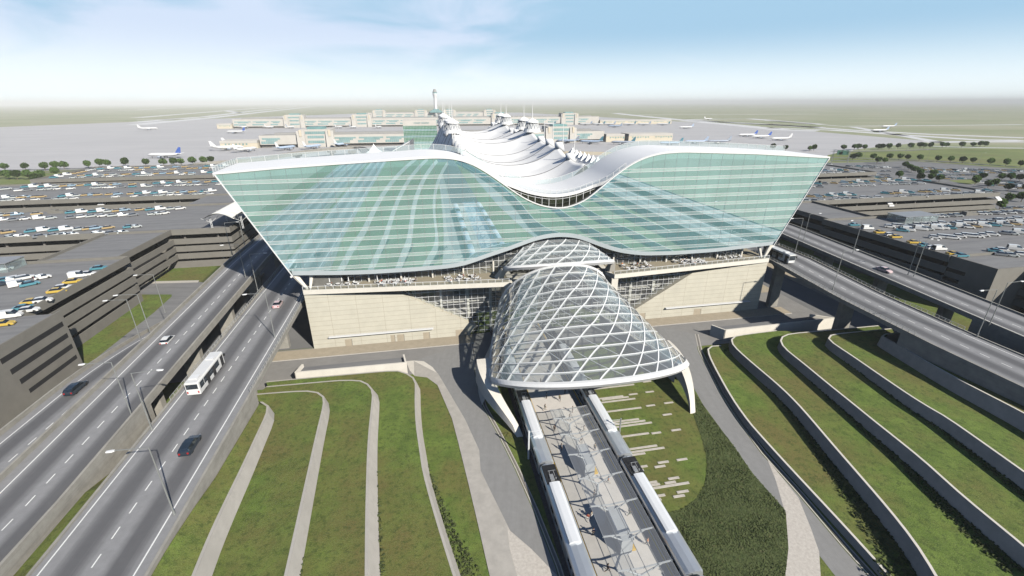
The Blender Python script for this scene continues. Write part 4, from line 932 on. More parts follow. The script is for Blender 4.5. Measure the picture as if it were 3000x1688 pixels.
# low service tunnels with white parapets
def tunnel(name_label, corners, hz, hgt):
    t = thing('tunnel_portal', name_label, 'tunnel portal', W(corners[0][0], corners[0][1], 0), TH)
    s = M(); s.prism([(p[0], p[1]) for p in corners], -.2, hgt - .9); s.build('roof', 'deck_concrete', parent=t)
    for i, j in ((0, 1), (1, 2), (3, 0)):
        p, q = corners[i], corners[j]; s = M(); s.bar((p[0], p[1], hgt / 2), (q[0], q[1], hgt / 2), .45, hgt + (.004 * i)); s.build('parapet', 'white_concrete', parent=t)
def pz(R, x, y, z): return P(R(x, y), z)[:2]
tunnel('low white-walled tunnel portal between the left plaza and the first lawn', [pz(z6, 370, 1258, 3.4), pz(z6, 1412, 1165, 3.4), pz(z6, 1392, 1090, 3.4), pz(z6, 440, 1182, 3.4)], 0, 3.4)
tunnel('low white-walled tunnel portal between the right plaza and the first lawn', [pz(z8, 303, 885, 3.6), pz(z8, 1075, 800, 3.6), pz(z8, 900, 775, 3.6), pz(z8, 205, 850, 3.6)], 0, 3.6)

# ================================================================== GREAT HALL TENT ROOF
MB_ = [(162, 46.5, 0), (179, 46.5, 0), (195, 49.5, 0), (211, 49.7, 0), (227, 49.9, 0), (247, 53.4, 1), (268, 53.6, 1), (290, 50.0, 0), (306, 50.0, 0), (326, 54.0, 1), (348, 54.2, 1), (368, 50.5, 0), (385, 50.5, 0), (402, 49, 0)]
SAG = [(162, 36), (179, 38.6), (195, 41.2), (211, 40.4), (227, 42), (247, 46.0), (268, 46.4), (290, 43), (306, 43.2), (326, 46.5), (348, 46.5), (368, 43), (385, 42), (402, 40)]
AL, AR = 15.4, 57.2
def zrow(b):
    base_ = interp([(p[0], p[1] - 1.6) for p in MB_], b); z = base_
    for bi, zi, big in MB_: z = max(z, base_ + (zi - .6 - interp([(p[0], p[1] - 1.6) for p in MB_], bi)) * math.exp(-abs(b - bi) / 5.5))
    return z
def zmid(b):
    z = interp(SAG, b); near = min(abs(b - p[0]) for p in MB_); return z - .7 * min(1, near / 8) ** 1.3
def tent(a, b):
    x = (a - (AL + AR) / 2) / ((AR - AL) / 2)
    ridge = max(0, 1 - min(abs(b - p[0]) for p in MB_) / 8.0)
    if abs(x) <= 1: return zmid(b) + (zrow(b) - zmid(b)) * abs(x) ** 2.3
    y = min(1, (abs(x) - 1) / 1.05); ze = 24.0
    return ze + (zrow(b) - ze) * (1 - y) ** 2.0 + 2.0 * ridge * y * (1 - y)
tn = thing('tent_roof', 'white tensile fabric tent roof with many peaks behind the hotel', 'tent roof', W(36, 280, 20), TH)
s = M(); s.grid(lambda u, v: ((AL - 22) + (AR - AL + 44) * u, 160 + 244 * v, tent((AL - 22) + (AR - AL + 44) * u, 160 + 244 * v)), 84, 244)
s.build('fabric', 'fabric', parent=tn, smooth=True)
for bi, zi, big in MB_[1:-1]:
    s = M(); n = 40; pts = [(AL - 20 + (AR - AL + 40) * i / n, bi, 0) for i in range(n + 1)]; pts = [(p[0], p[1], tent(p[0], p[1]) + .06) for p in pts]
    for p, q in zip(pts, pts[1:]): s.bar(p, q, .36, .12)
    s.build('ridge_cable', 'fabric_seam', parent=tn)
    for a in (AL, AR):
        s = M(); sg = 1 if a > 36 else -1
        if big:
            s.lathe([(4.6, -3.0), (4.2, -1.6), (4.2, -1.3)], (a, bi, zi + 1.2), 18); s.build('base_ring', 'fabric', parent=tn)
            s = M(); s.lathe([(3.7, -1.3), (2.7, 1.5)], (a, bi, zi + 1.2), 18); s.build('glazed_ring', 'kiosk_grey', parent=tn)
            s = M()
            for k in range(14): c_, n_ = math.cos(k * math.pi / 7), math.sin(k * math.pi / 7); s.bar((a + 4.15 * c_, bi + 4.15 * n_, zi - .1), (a + 3.0 * math.cos((k + .5) * math.pi / 7), bi + 3.0 * math.sin((k + .5) * math.pi / 7), zi + 2.9), .14, .14); s.bar((a + 4.15 * c_, bi + 4.15 * n_, zi - .1), (a + 3.0 * math.cos((k - .5) * math.pi / 7), bi + 3.0 * math.sin((k - .5) * math.pi / 7), zi + 2.9), .14, .14)
            s.build('ring_strut', 'steel_white', parent=tn)
            s = M(); s.lathe([(3.5, 1.5), (3.2, 2.2), (1.8, 3.0), (.4, 3.7)], (a, bi, zi + 1.2), 18); s.build('cap', 'fabric', parent=tn, smooth=True)
            s = M(); s.tube((a, bi, zi + 4.5), (a, bi, zi + 12.5), .28, .08, 8); s.build('mast', 'white_paint', parent=tn)
        else:
            t_ = sg * .35; s.rings([[(a + 2.2 * math.cos(k * math.pi / 8) + sg * .4, bi + 2.2 * math.sin(k * math.pi / 8), zi - 2.4 - 1.0 * math.cos(k * math.pi / 8) * sg) for k in range(16)], [(a + 1.9 * math.cos(k * math.pi / 8), bi + 1.9 * math.sin(k * math.pi / 8), zi + .2 - .8 * math.cos(k * math.pi / 8) * sg) for k in range(16)], [(a + 1.2 * math.cos(k * math.pi / 8), bi + 1.2 * math.sin(k * math.pi / 8), zi + .8) for k in range(16)]])
            s.build('cap', 'roof_white', parent=tn, smooth=True)
            s = M(); s.tube((a + sg * 1.5, bi, zi), (a + sg * 1.5, bi, zi + 8.5), .24, .07, 8); s.build('mast', 'white_paint', parent=tn)
# terminal building below the tents
tm = thing('terminal_building', 'low pale terminal building beneath the white tent roof', 'terminal', W(36, 300, 0), TH)
s = M(); s.box(-22, 94, 156, 404, 0, 23.5); s.build('wall', 'concourse_wall', parent=tm)
s = M(); s.box(94, 118, 170, 430, 0, 17); s.box(-46, -22, 170, 430, 0, 17); s.build('side_wing', 'dark_base', parent=tm)
s = M()
for k in range(4): s.box(97 + 5.2 * k, 100 + 5.2 * k, 174, 425, 17.01, 18.2)
s.build('roof_vault', 'white_paint', parent=tm)
s = M()
for k in range(11): s.box(95.5, 117, 180 + k * 22, 182 + k * 22, 18.3, 18.7)
s.build('roof_beam', 'steel_grey', parent=tm)
for i in range(5):
    b = 205 + i * 19; s = M(); s.lathe([(5.5, 0), (6.5, .8), (5.0, 1.6), (1, 2.0)], (88, b, 24.2), 20); s.build('roof_disc', 'fabric', parent=tm)
def smalltent(a, b, z, w, h, lab):
    s = M(); n = 8
    def f(u, v):
        x, y = (u - .5) * 2, (v - .5) * 2; r = max(abs(x), abs(y)); e = (1 - r); return (a + x * w * (1 - .12 * (1 - abs(y)) * (abs(x) > .99)), b + y * w * (1 - .12 * (1 - abs(x)) * (abs(y) > .99)), z + h * e ** 1.9)
    s.grid(f, n * 2, n * 2); s.tube((a, b, z - 5), (a, b, z + h + 1), .15, .08, 6)
    for sx in (-1, 1):
        for sy in (-1, 1): s.tube((a + sx * w * .95, b + sy * w * .95, z - 7), (a + sx * w * .98, b + sy * w * .98, z), .15, .1, 6)
    tag(s.build('canopy_tent', 'fabric', recenter=True), lab, 'tent', 'small peaked tents beside the terminal')
for i, (x, y) in enumerate(((2055, 490), (2102, 520), (2148, 538), (2200, 552), (2252, 572), (2308, 590), (2368, 608))):
    a, b, _ = P(w4(x, y), 27); smalltent(a, b, 19.5, 9.0, 8.5, 'small white peaked tent beside the terminal, %s from the left of the right-hand row' % ORD[i])
a, b, _ = P(z2(1592, 622), 24); smalltent(a, b, 16, 8.5, 8.5, 'small white peaked tent left of the terminal behind the hotel roof')
t = thing('sloped_roof', 'slanted pale metal roof standing up behind the hotel left of the tents', 'roof', W(-14, 300, 0), TH)
q0, q1 = PB(z2(1765, 690), 300), PB(z2(1932, 595), 300)
s = M(); s.face([(q0[0], 300, 24), (q1[0], 300, 24), (q1[0], 300, q1[2]), (q0[0] + 3, 300, q0[2] + 1.5)]); s.face([(q0[0], 300, q0[2]), (q1[0], 300, q1[2]), (q1[0] + 2, 330, q1[2]), (q0[0] + 2, 330, q0[2])]); s.face([(q1[0], 300, 20), (q1[0] + 2, 330, 20), (q1[0] + 2, 330, q1[2]), (q1[0], 300, q1[2])]); s.build('roof_panel', 'steel_grey', parent=t)
s = M(); s.bar((q0[0], 299.9, q0[2]), (q1[0], 299.9, q1[2]), .5, .5); s.bar((q0[0] + 6, 299.9, q0[2]), (q1[0], 299.9, q1[2] - 6), .3, .3); s.build('roof_edge', 'white_paint', parent=t)
# white membrane canopy on the left deck
wc = thing('membrane_canopy', 'cream membrane vault canopy on white posts at the left deck edge', 'canopy', W(-83, 212, ZR), TH)
for j, (x0, dz) in enumerate(((-92, 0), (-80, .6))):
    s = M(); s.grid(lambda u, v: (x0 + 12.5 * u - 1, 205.5 + 26 * v, ZR + 5.0 + dz + 2.2 * math.sin(math.pi * u) + .35 * math.cos(v * 2 * math.pi * 5) * math.sin(math.pi * u)), 12, 40); s.build('membrane', 'canvas', parent=wc, smooth=True)
    for b in (208.5, 224):
        s = M(); a = x0 + 1.2
        for e in (-.25, .25): s.tube((a + e, b, ZR), (a + e, b, ZR + 5.4 + dz), .1, .1, 6)
        for z in range(5): s.bar((a - .25, b, ZR + .6 + z), (a + .25, b, ZR + 1.1 + z), .06, .06)
        s.bar((a, b, ZR + 3.2), (a - 3.5, b, ZR + 5), .12, .12); s.bar((a, b, ZR + 3.2), (a + 3.5, b, ZR + 6), .12, .12); s.build('post', 'steel_white', parent=wc)

# ================================================================== CONCOURSES, TOWER
def windows(par, a0, a1, b, z0, z1_, name='window_band', m='teal_window', fr=True):
    s = M(); s.box(a0, a1, b - .12, b + .2, z0, z1_); o = s.build(name, m, parent=par)
    if fr:
        s = M(); x = a0
        while x <= a1 + .01: s.box(x - .12, x + .12, b - .22, b - .121, z0, z1_); x += 3.2
        zz = (z0 + z1_) / 2; s.box(a0, a1, b - .2, b - .121, zz - .08, zz + .08); s.build('window_frame', 'concourse_wall', parent=par)
def pod(t, c, b0, h, w=54):
    s = M(); s.box(c - w / 2 + 3, c + w / 2 - 3, b0 - 1, b0 + 42, 0, h); s.build('hall_block', 'concourse_wall', parent=t)
    for sg in (-1, 1):
        x = c + sg * (w / 2 - 5); s = M(); s.rings([[(x - 6, b0 - 5, 0), (x + 6, b0 - 5, 0), (x + 6, b0 + 6, 0), (x - 6, b0 + 6, 0)], [(x - 6, b0 - 3, h - 2), (x + 6, b0 - 3, h - 2), (x + 6, b0 + 6, h - 2), (x - 6, b0 + 6, h - 2)]]); s.build('buttress', 'concourse_wall', parent=t)
        s = M(); s.box(x - 1.8, x + 1.8, b0 - 4.4, b0 - 3.0, h * .62, h * .97); s.build('cream_panel', 'concourse_cream', parent=t)
    for k, (ww, z0) in enumerate(((30, h * .74), (25, h * .5), (25, h * .22))): windows(t, c - ww / 2, c + ww / 2, b0 - 1.1, z0, z0 + 3.9)
    s = M(); s.box(c - 13, c + 13, b0 + 6, b0 + 30, h, h + 3.2); s.build('roof_lantern', 'teal_window', parent=t)
def concourse(lab, a0, a1, b0, h, pods, ends, seed):
    R = random.Random(seed); t = thing('airport_concourse', lab, 'concourse', W((a0 + a1) / 2, b0, 0), TH)
    s = M(); s.box(a0, a1, b0, b0 + 36, 4.6, h); s.box(a0, a1, b0 + 4, b0 + 33, 0, 4.6); s.build('wall', 'concourse_wall', parent=t)
    s = M(); s.box(a0 + 1, a1 - 1, b0 + 1, b0 + 35, h, h + .25); s.box(a0 + 20, a1 - 20, b0 + 14, b0 + 30, h + .25, h + 3); s.build('roof', 'concourse_roof', parent=t)
    s = M(); s.box(a0, a1, b0 + 3.9, b0 + 3.98, 0, 4.4); s.build('undercroft', 'dark_base', parent=t)
    x = a0 + 4
    while x < a1 - 30:
        L_ = R.uniform(24, 44)
        if all(abs(x + L_ / 2 - c) > 27 + L_ / 2 for c in pods):
            windows(t, x, x + L_, b0, h * .66, h * .66 + 2.4); windows(t, x + L_ * .2, x + L_ * .85, b0, h * .66 - 2.4, h * .66 - .05); windows(t, x - 2, x + L_ * .7, b0, h * .32, h * .32 + 3.6)
            x += L_ + 5
        else: x += 6
    for c in pods: pod(t, c, b0, h * 1.45)
    for (e0, e1, hh) in ends:
        s = M(); s.box(e0, e1, b0 - 6, b0 + 30, 0, hh); s.build('end_block', 'concourse_cream', parent=t); s = M(); s.box(e0, e1, b0 - 6.3, b0 + 30, hh - 3.4, hh + .3); s.build('end_parapet', 'concourse_wall', parent=t)
        for i in range(int((e1 - e0) / 5)):
            if i % 9 in (1, 2, 3, 4, 5, 6, 7): s = M(); x = e0 + 5 * i + 2; s.box(x, x + 2.2, b0 - 6.4, b0 - 6, hh * .45 + (i % 3) * .6, hh * .66); s.build('small_window', 'teal_window', parent=t)
concourse('nearest airport concourse with green window bands behind the tents', -254, 321, 812, 18.5, (-169, 240), ((-310, -256, 11.5), (323, 358, 13), (366, 452, 13)), 1)
concourse('middle airport concourse beyond the first one, pale in the haze', -520, 560, 1470, 24, (-357, -172, 462, 240), ((-560, -522, 13), (562, 810, 13)), 2)
concourse('farthest airport concourse around the control tower, palest of the three', -232, 365, 2240, 24.5, (-184, 0, 130, 315), (), 3)
t = thing('glass_hall', 'tall green glass hall with a stone top band left of the tents', 'glass building', W(-2, 690, 0), TH)
s = M(); s.box(-25.6, 20.3, 680, 715, 0, 43.5); s.build('wall', 'concourse_wall', parent=t)
s = M(); s.box(-25.6, 20.3, 679.6, 679.98, 0, 36.5); s.build('glazing', 'green_window', parent=t)
s = M()
for i in range(24): x = -25.6 + i * 2; s.box(x - .09, x + .09, 679.35, 679.6, 0, 36.5)
for i in range(18): z = 1 + i * 2.05; s.box(-25.6, 20.3, 679.4, 679.58, z - .09, z + .09)
s.build('glazing_bar', 'steel_white', parent=t)
s = M()
for k in range(4): s.box(-25.6, 20.3, 679.5, 679.59, 4 + 8.5 * k, 6.6 + 8.5 * k)
s.build('tinted_band', 'teal_window', parent=t)
s = M(); x = -10.5                                                  # teal wall lettering, illegible in the photo: letter-sized strokes only
for i, w_ in enumerate((.7, .9, .8, 1.3, 1.2, 1.3, 0, 1.3, 1.2, 1.3, 1.4, 1.2, 1.3, 1.3)):
    if w_: s.box(x, x + .4, 679.7, 679.98, 39.2, 40.9); s.box(x, x + w_ * .8, 679.72, 679.98, 39.2 + .6 * (i % 3), 39.6 + .6 * (i % 3)); s.box(x + w_ * .6, x + w_ * .6 + .3, 679.7, 679.98, 39.2, 40.6)
    x += 1.5
s.build('lettering', 'teal_window', parent=t)
t = thing('control_tower', 'slender white control tower rising above the farthest concourse', 'control tower', W(66, 2240, 0), TH)
s = M(); s.lathe([(9, 0), (7.4, 40), (6.6, 84), (7.6, 92), (10.4, 101), (10.6, 104)], (68, 2236, 0), 24); s.build('shaft', 'white_paint', parent=t, smooth=True)
s = M(); s.lathe([(9.0, 104), (10.2, 109.5), (9.6, 110)], (68, 2236, 0), 24); s.build('cab_glass', 'teal_window', parent=t)
s = M(); s.lathe([(10.6, 110), (10.8, 111.2), (7.5, 112), (7.5, 118), (6.0, 118.8), (5.8, 122), (1.5, 123)], (68, 2236, 0), 24); s.build('cab_roof', 'concourse_roof', parent=t)
s = M(); s.tube((68, 2236, 122), (68, 2236, 129), .35, .1, 6); s.build('antenna', 'steel_white', parent=t)
s = M(); 
for k in range(3): s.box(40 + 8 * k, 98 - 8 * k, 2225, 2260, 24.6 + 5 * k, 29.6 + 5 * k)
s.build('stepped_base', 'teal_window', parent=t)
# curved approach road on dark piers behind the hotel
ln = [P(z2(x, y), 9)[:2] for x, y in ((-60, 815), (0, 805), (300, 782), (540, 762), (760, 720), (1000, 685), (1200, 664), (1400, 652), (1480, 658), (1510, 675))] + [(-64, 560), (-60, 480), (-50, 430)]
ln = smoothline(ln); ar = thing('approach_road', 'curved elevated approach road on dark piers behind the left roof', 'elevated road', W(ln[10][0], ln[10][1], 0), TH)
s = M(); L_ = offset(ln, 5); R_l = offset(ln, -5)
for i in range(len(ln) - 1): s.face([(*R_l[i], 9), (*R_l[i + 1], 9), (*L_[i + 1], 9), (*L_[i], 9)])
s.build('carriageway', 'asphalt', parent=ar)
s = M()
for Q in (L_, R_l):
    for i in range(len(Q) - 1): s.bar((*Q[i], 8.8), (*Q[i + 1], 8.8), .6, 3.0)
s.build('parapet', 'barrier_concrete', parent=ar)
for x, y in ((545, 765), (870, 708), (1195, 676), (1388, 678)):
    a, b, _ = P(z2(x, y), 8); s = M(); s.box(a - 5, a + 5, b - 3, b + 3, 4.5, 7.6); s.tube((a, b, 0), (a, b, 4.6), 2.2, 2.8, 8); s.build('pier', 'dark_base', parent=ar)
# right-hand terminal road piers
t = thing('approach_road', 'pale elevated approach road on dark piers right of the tents', 'elevated road', W(150, 560, 0), TH)
ln = smoothline([(104, 600), (150, 575), (230, 540), (330, 500), (420, 480)]); L_ = offset(ln, 5); R_l = offset(ln, -5); s = M()
for i in range(len(ln) - 1): s.face([(*R_l[i], 8), (*R_l[i + 1], 8), (*L_[i + 1], 8), (*L_[i], 8)])
s.build('carriageway', 'asphalt', parent=t); s = M()
for Q in (L_, R_l):
    for i in range(len(Q) - 1): s.bar((*Q[i], 7.8), (*Q[i + 1], 7.8), .6, 3.0)
s.build('parapet', 'concourse_cream', parent=t)
for a, b in ((125, 588), (190, 556)): s = M(); s.box(a - 4, a + 4, b - 3, b + 3, 3.5, 6.8); s.tube((a, b, 0), (a, b, 4), 2, 2.6, 8); s.build('pier', 'dark_base', parent=t)
# overhead sign gantry
q = [P(z4(x, y), 0) for x, y in ((595, 572), (745, 578))]
t = thing('sign_gantry', 'grey overhead gantry carrying two dark green road signs', 'sign gantry', W(q[0][0], q[0][1], 0), TH); s = M()
for p in q:
    for e in (-.6, .6): s.tube((p[0] + e, p[1], 0), (p[0] + e, p[1], 15), .25, .2, 6)
for z in (13.4, 15): s.bar((q[0][0], q[0][1], z), (q[1][0], q[1][1], z), .3, .3)
s.build('frame', 'steel_grey', parent=t)
for f_ in (.38, .72):
    a = q[0][0] + (q[1][0] - q[0][0]) * f_; b = q[0][1] + (q[1][1] - q[0][1]) * f_; s = M(); s.box(a - 4, a + 4, b - .6, b - .3, 9.6, 14.6); s.build('sign_panel', 'sign_green', parent=t)

# ================================================================== AEROPLANES
def make_plane(lab, tailmat, bodymat, loc, rz, parts=True):
    t = thing('airliner', lab, 'airliner', loc, 0, 'airliners parked on the apron'); XF[t] = (Vector((0, 0, 0)), 0)
    s = M(False); R_s = []
    for x, r, dz in ((-20, .25, 1.2), (-17, .9, .9), (-13, 1.55, .4), (-8, 1.95, 0), (9, 1.95, 0), (14, 1.9, 0), (17, 1.5, -.15), (19, .8, -.35), (20, .15, -.5)):
        R_s.append([(x, r * math.cos(k * math.pi / 6), 4.2 + dz + r * math.sin(k * math.pi / 6)) for k in range(12)])
    s.rings(R_s); s.build('fuselage', bodymat, parent=t, smooth=True)
    for sg in (-1, 1):
        s = M(False); s.rings([[(4, sg * 1.5, 3.0), (-2.5, sg * 1.5, 3.0), (-2.5, sg * 1.5, 3.5), (4, sg * 1.5, 3.6)], [(-5.5, sg * 17.5, 4.3), (-7.2, sg * 17.5, 4.3), (-7.2, sg * 17.5, 4.45), (-5.5, sg * 17.5, 4.5)]]); s.build('wing', bodymat, parent=t)
        s = M(False); s.rings([[(-15.5, sg * .4, 5.2), (-18.6, sg * .4, 5.2), (-18.6, sg * .4, 5.4), (-15.5, sg * .4, 5.5)], [(-18.7, sg * 6.8, 5.8), (-19.9, sg * 6.8, 5.8), (-19.9, sg * 6.8, 5.9), (-18.7, sg * 6.8, 5.95)]]); s.build('tailplane', bodymat, parent=t)
        s = M(False); s.rings([[(x, sg * 5.6 + r * math.cos(k * math.pi / 5), 2.1 + r * math.sin(k * math.pi / 5)) for k in range(10)] for x, r in ((5, .95), (3.4, 1.15), (1.2, .9), (.2, .5))]); s.build('engine', 'plane_grey' if bodymat != 'plane_grey' else 'plane_white', parent=t)
        s = M(False); s.tube((-1, sg * 2.8, 0), (-1, sg * 2.4, 3.2), .4, .2, 6); s.build('landing_gear', 'tyre', parent=t)
    s = M(False); s.rings([[(-12.5, -.22, 5.6), (-12.5, .22, 5.6), (-19.4, .22, 5.9), (-19.4, -.22, 5.9)], [(-18.2, -.1, 12.6), (-18.2, .1, 12.6), (-20.9, .1, 12.6), (-20.9, -.1, 12.6)]]); s.build('tail_fin', tailmat, parent=t)
    s = M(False); s.tube((15, 0, 0), (15, 0, 3), .35, .15, 6); s.build('nose_gear', 'tyre', parent=t)
    t.location = loc; t.rotation_euler = (0, 0, rz); return t
def plane(R, x, y, deg, tail, body, lab, sc=1.0):
    a, b, _ = P(R(x, y), 0); w = W(a, b, 0); o = make_plane(lab, tail, body, w, math.radians(deg) + TH); o.scale = (sc, sc, sc)
B_, LB, Wt, Gy, Te = 'plane_blue', 'plane_lightblue', 'plane_white', 'plane_grey', 'plane_teal'
plane(z1, 1560, 205, 172, B_, Wt, 'white airliner with a bright blue tail alone on the near left apron', 1.08)
plane(z1, 2150, 130, 8, Wt, Wt, 'all-white airliner nose to the nearest concourse end, nearer of two', 1.1)
plane(z1, 2250, 92, 8, Wt, Wt, 'all-white airliner nose to the nearest concourse end, farther of two', 1.1)
plane(z2, 295, 520, 172, B_, Wt, 'white airliner with a blue tail between the two left concourses', 1.1)
plane(x3, 150, 478, 10, Wt, Wt, 'pale airliner far out on the left edge of the apron', 1.1)
plane(z2, 390, 692, 60, Wt, Wt, 'white airliner turned away at the left end of the nearest concourse')
plane(z2, 770, 676, 62, Wt, LB, 'light blue airliner with a white tail left of the concourse buttress')
plane(z2, 1020, 664, 62, Wt, LB, 'light blue airliner with a white tail below the concourse buttress')
plane(z2, 1300, 642, 62, Wt, LB, 'light blue airliner at a gate left of the glass hall')
for i, x in enumerate((380, 610, 810, 1265, 1400, 1640)): plane(z2, x, 472, 70, Wt if i % 2 else Gy, Wt, 'small hazy airliner at the middle concourse left side, %s from the left' % ORD[i])
plane(z3, 1550, 553, 150, Te, LB, 'light blue airliner with teal tail right of the tents at the first gate')
plane(z3, 1850, 560, 150, Te, Gy, 'grey airliner with dark teal tail before the cream concourse end')
plane(z3, 2300, 566, 165, Te, LB, 'light blue airliner with dark tail just above the right roof edge', .95)
plane(z3, 1330, 545, 150, Gy, LB, 'blue-grey airliner partly hidden beside the right tent')
plane(z3, 1775, 398, 150, LB, LB, 'pale blue airliner alone between the right concourses')
for i, x in enumerate((1160, 1500, 1620, 1720, 1910, 2050, 2230)): plane(z3, x, 378, 150, LB if i % 2 else Te, Wt, 'small hazy airliner at the middle concourse right side, %s from the left' % ORD[i])
plane(x4, 900, 418, 172, LB, Wt, 'white airliner with a light blue tail on the open right apron')
plane(x4, 1670, 520, 172, B_, Wt, 'white airliner with a blue tail, left one of a pair on the right apron')
plane(x4, 1840, 540, 172, B_, Wt, 'white airliner with a blue tail, right one of a pair on the right apron')
plane(x4, 2090, 568, 172, Wt, Wt, 'all-white airliner with upswept wingtip at the right end of the apron')
plane(x4, 1020, 610, 165, LB, LB, 'light blue airliner parked right of the cream concourse end')
plane(x4, 1310, 605, 165, Gy, Gy, 'grey-blue airliner parked second right of the cream concourse end')
plane(x4, 1180, 306, 8, Wt, Wt, 'white airliner on the far taxiway right of the concourses')
plane(z4, 1050, 280, 168, LB, Wt, 'pale airliner on the far right taxiway, nearer of two')
plane(z4, 1135, 240, 168, LB, Wt, 'pale airliner on the far right taxiway, farther of two')

# ================================================================== TREES
def make_tree(seed):
    R = random.Random(seed); s = M(False); t = bpy.data.objects.new('tree', None)
    blobs = [(R.uniform(-2.6, 2.6), R.uniform(-2.6, 2.6), R.uniform(4.6, 6.6), R.uniform(2.2, 3.1)) for _ in range(9)] + [(0, 0, 6, 3.4)]
    for bx, by, bz, br in blobs:
        for _ in range(130):
            d = Vector((R.gauss(0, 1), R.gauss(0, 1), R.gauss(0, 1))).normalized(); r = br * R.uniform(.55, 1.08) ; p = Vector((bx, by, bz)) + Vector((d.x * r, d.y * r, d.z * r * .85))
            if p.z < 2.2: continue
            l = R.uniform(.35, .75); x = Vector((R.gauss(0, 1), R.gauss(0, 1), R.gauss(0, .6))).normalized() * l; y = x.orthogonal().normalized() * l * .8
            s.face([p - x - y, p + x - y, p + x + y, p - x + y])
    m = M(False); m.tube((0, 0, 0), (0, 0, 3.2), .35, .25, 7)
    for k in range(5):
        an = k * 1.3 + seed; m.tube((0, 0, 2.6), (math.cos(an) * 2.2, math.sin(an) * 2.2, 5), .2, .07, 5)
    return s, m
TP = []
for sd in (1, 2, 3):
    s, m = make_tree(sd); root = bpy.data.objects.new('tree', None); C.objects.link(root); XF[root] = (Vector((0, 0, 0)), 0)
    s.build('crown', 'leaf', parent=root); m.build('trunk', 'bark', parent=root); TP.append([root, False])
TN = [0]
def tree(R, x, y, sc, lab, grp):
    a, b, _ = P(R(x, y), 0); w = W(a, b, 0); e = TP[TN[0] % 3]; TN[0] += 1
    if not e[1]: o = e[0]; e[1] = True
    else: o = copy_tree(e[0])
    o.location = w; o.rotation_euler = (0, 0, rnd() * 6.28); k = sc * U(.9, 1.12); o.scale = (k * .66, k * .66, k * .80); tag(o, lab, 'tree', grp)
def trow(R, pts, sc, lab, grp):
    for i, (x, y) in enumerate(pts): tree(R, x, y, sc, lab % ORD[i], grp)
trow(z1, [(50, 325), (248, 320), (430, 322), (540, 312), (612, 312), (835, 298), (948, 292), (1022, 290), (1190, 284), (1380, 283), (1548, 278), (1648, 274), (1717, 274), (1825, 270), (1925, 264), (1995, 257)], 1.22, 'round green tree on the left apron edge, %s from the left', 'trees along the left apron edge')
trow(z1, [(-5, 402), (88, 404), (168, 408), (278, 408), (388, 410), (368, 452), (535, 375)], 1.25, 'green tree in the nearer left clump beside the parking deck, %s from the left', 'trees beside the left parking decks')
trow(z4, [(45, 447), (165, 457), (388, 462), (430, 457), (705, 455), (810, 450), (848, 448), (910, 450), (1035, 448), (1074, 445), (1140, 446), (1222, 440), (1337, 438), (1430, 435), (1466, 433), (1527, 434), (1640, 428), (1678, 426), (1820, 427), (1925, 424), (1998, 420), (2042, 419)], 1.15, 'round green tree on the far right apron edge, %s from the left', 'trees along the right apron edge')
trow(z4, [(797, 547), (845, 533), (985, 542), (1025, 578), (1095, 578), (1140, 538), (1232, 542), (1308, 547), (1423, 550), (1590, 562), (1715, 568), (1832, 574), (1930, 577), (2090, 592), (2240, 600), (2375, 612)], 1.02, 'round green tree on the verge beyond the right car park, %s from the left', 'trees along the right car park verge')
trow(z4, [(1290, 622), (1325, 640), (1350, 655), (1385, 665), (1425, 690), (1550, 700), (1230, 722), (1430, 738), (1520, 740), (1610, 750), (1950, 775), (2010, 735), (2070, 805), (2130, 795), (2200, 738), (2280, 745), (2370, 745), (2260, 840), (2420, 850), (2180, 1010), (2250, 945), (2385, 940)], .95, 'dark green tree among the right car park roads, %s from the left', 'trees in the right car park')

# ================================================================== STREET LAMPS
def make_lamp(h=11.9):
    root = bpy.data.objects.new('street_lamp', None); C.objects.link(root); XF[root] = (Vector((0, 0, 0)), 0)
    s = M(False); s.tube((0, 0, -.1), (0, 0, h), .115, .07, 8); s.tube((0, 0, -.1), (0, 0, .7), .18, .16, 8); s.build('pole', 'pole_metal', parent=root)
    s = M(False); s.bar((0, 0, h - .05), (-4.1, 0, h + .15), .09, .09); s.build('arm', 'pole_metal', parent=root)
    s = M(False); s.rings([[(-3.9, -.1, h + .05), (-3.9, .1, h + .05), (-3.9, .1, h + .22), (-3.9, -.1, h + .22)], [(-4.2, -.2, h), (-4.2, .2, h), (-4.2, .16, h + .2), (-4.2, -.16, h + .2)], [(-4.9, -.17, h), (-4.9, .17, h), (-4.9, .13, h + .15), (-4.9, -.13, h + .15)]]); s.build('lamp_head', 'steel_white', parent=root)
    return root
LP = make_lamp(); first = [True]
def lamp(R, x, y, z, arm, lab):
    a, b, _ = P(R(x, y), z); w = W(a, b, z)
    o = LP if first[0] else copy_tree(LP); first[0] = False
    o.location = w; o.rotation_euler = (0, 0, TH + (0 if arm < 0 else math.pi)); tag(o, lab, 'street lamp', 'street lamps along the viaducts')
lamp(y1, 1075, 1065, 12.2, -1, 'tall street lamp nearest the viewer beside the left bus lane')
lamp(y1, 820, 475, 12.5, -1, 'street lamp on the divider, left one of the pair before the bus')
lamp(y1, 940, 550, 12.3, 1, 'street lamp on the divider, right one of the pair before the bus')
lamp(z5, 1080, 832, 13.0, -1, 'street lamp on the divider beside the white car, nearer one')
lamp(z5, 1005, 862, 11.0, -1, 'street lamp on the lower left ramp behind the divider')
lamp(z5, 1168, 640, 9.0, -1, 'street lamp by the ground road at the garage end')
lamp(w2, 1075, 1082, 14.4, -1, 'street lamp on the upper left viaduct edge near the hotel shadow')
lamp(w2, 1235, 1225, 12.7, 1, 'street lamp on the bus viaduct railing before the hotel')
lamp(w2, 868, 705, 14.6, 1, 'dark street lamp beyond the upper left viaduct, left one of two')
lamp(w2, 1045, 560, 15.5, 1, 'dark street lamp beyond the upper left viaduct, right one of two')
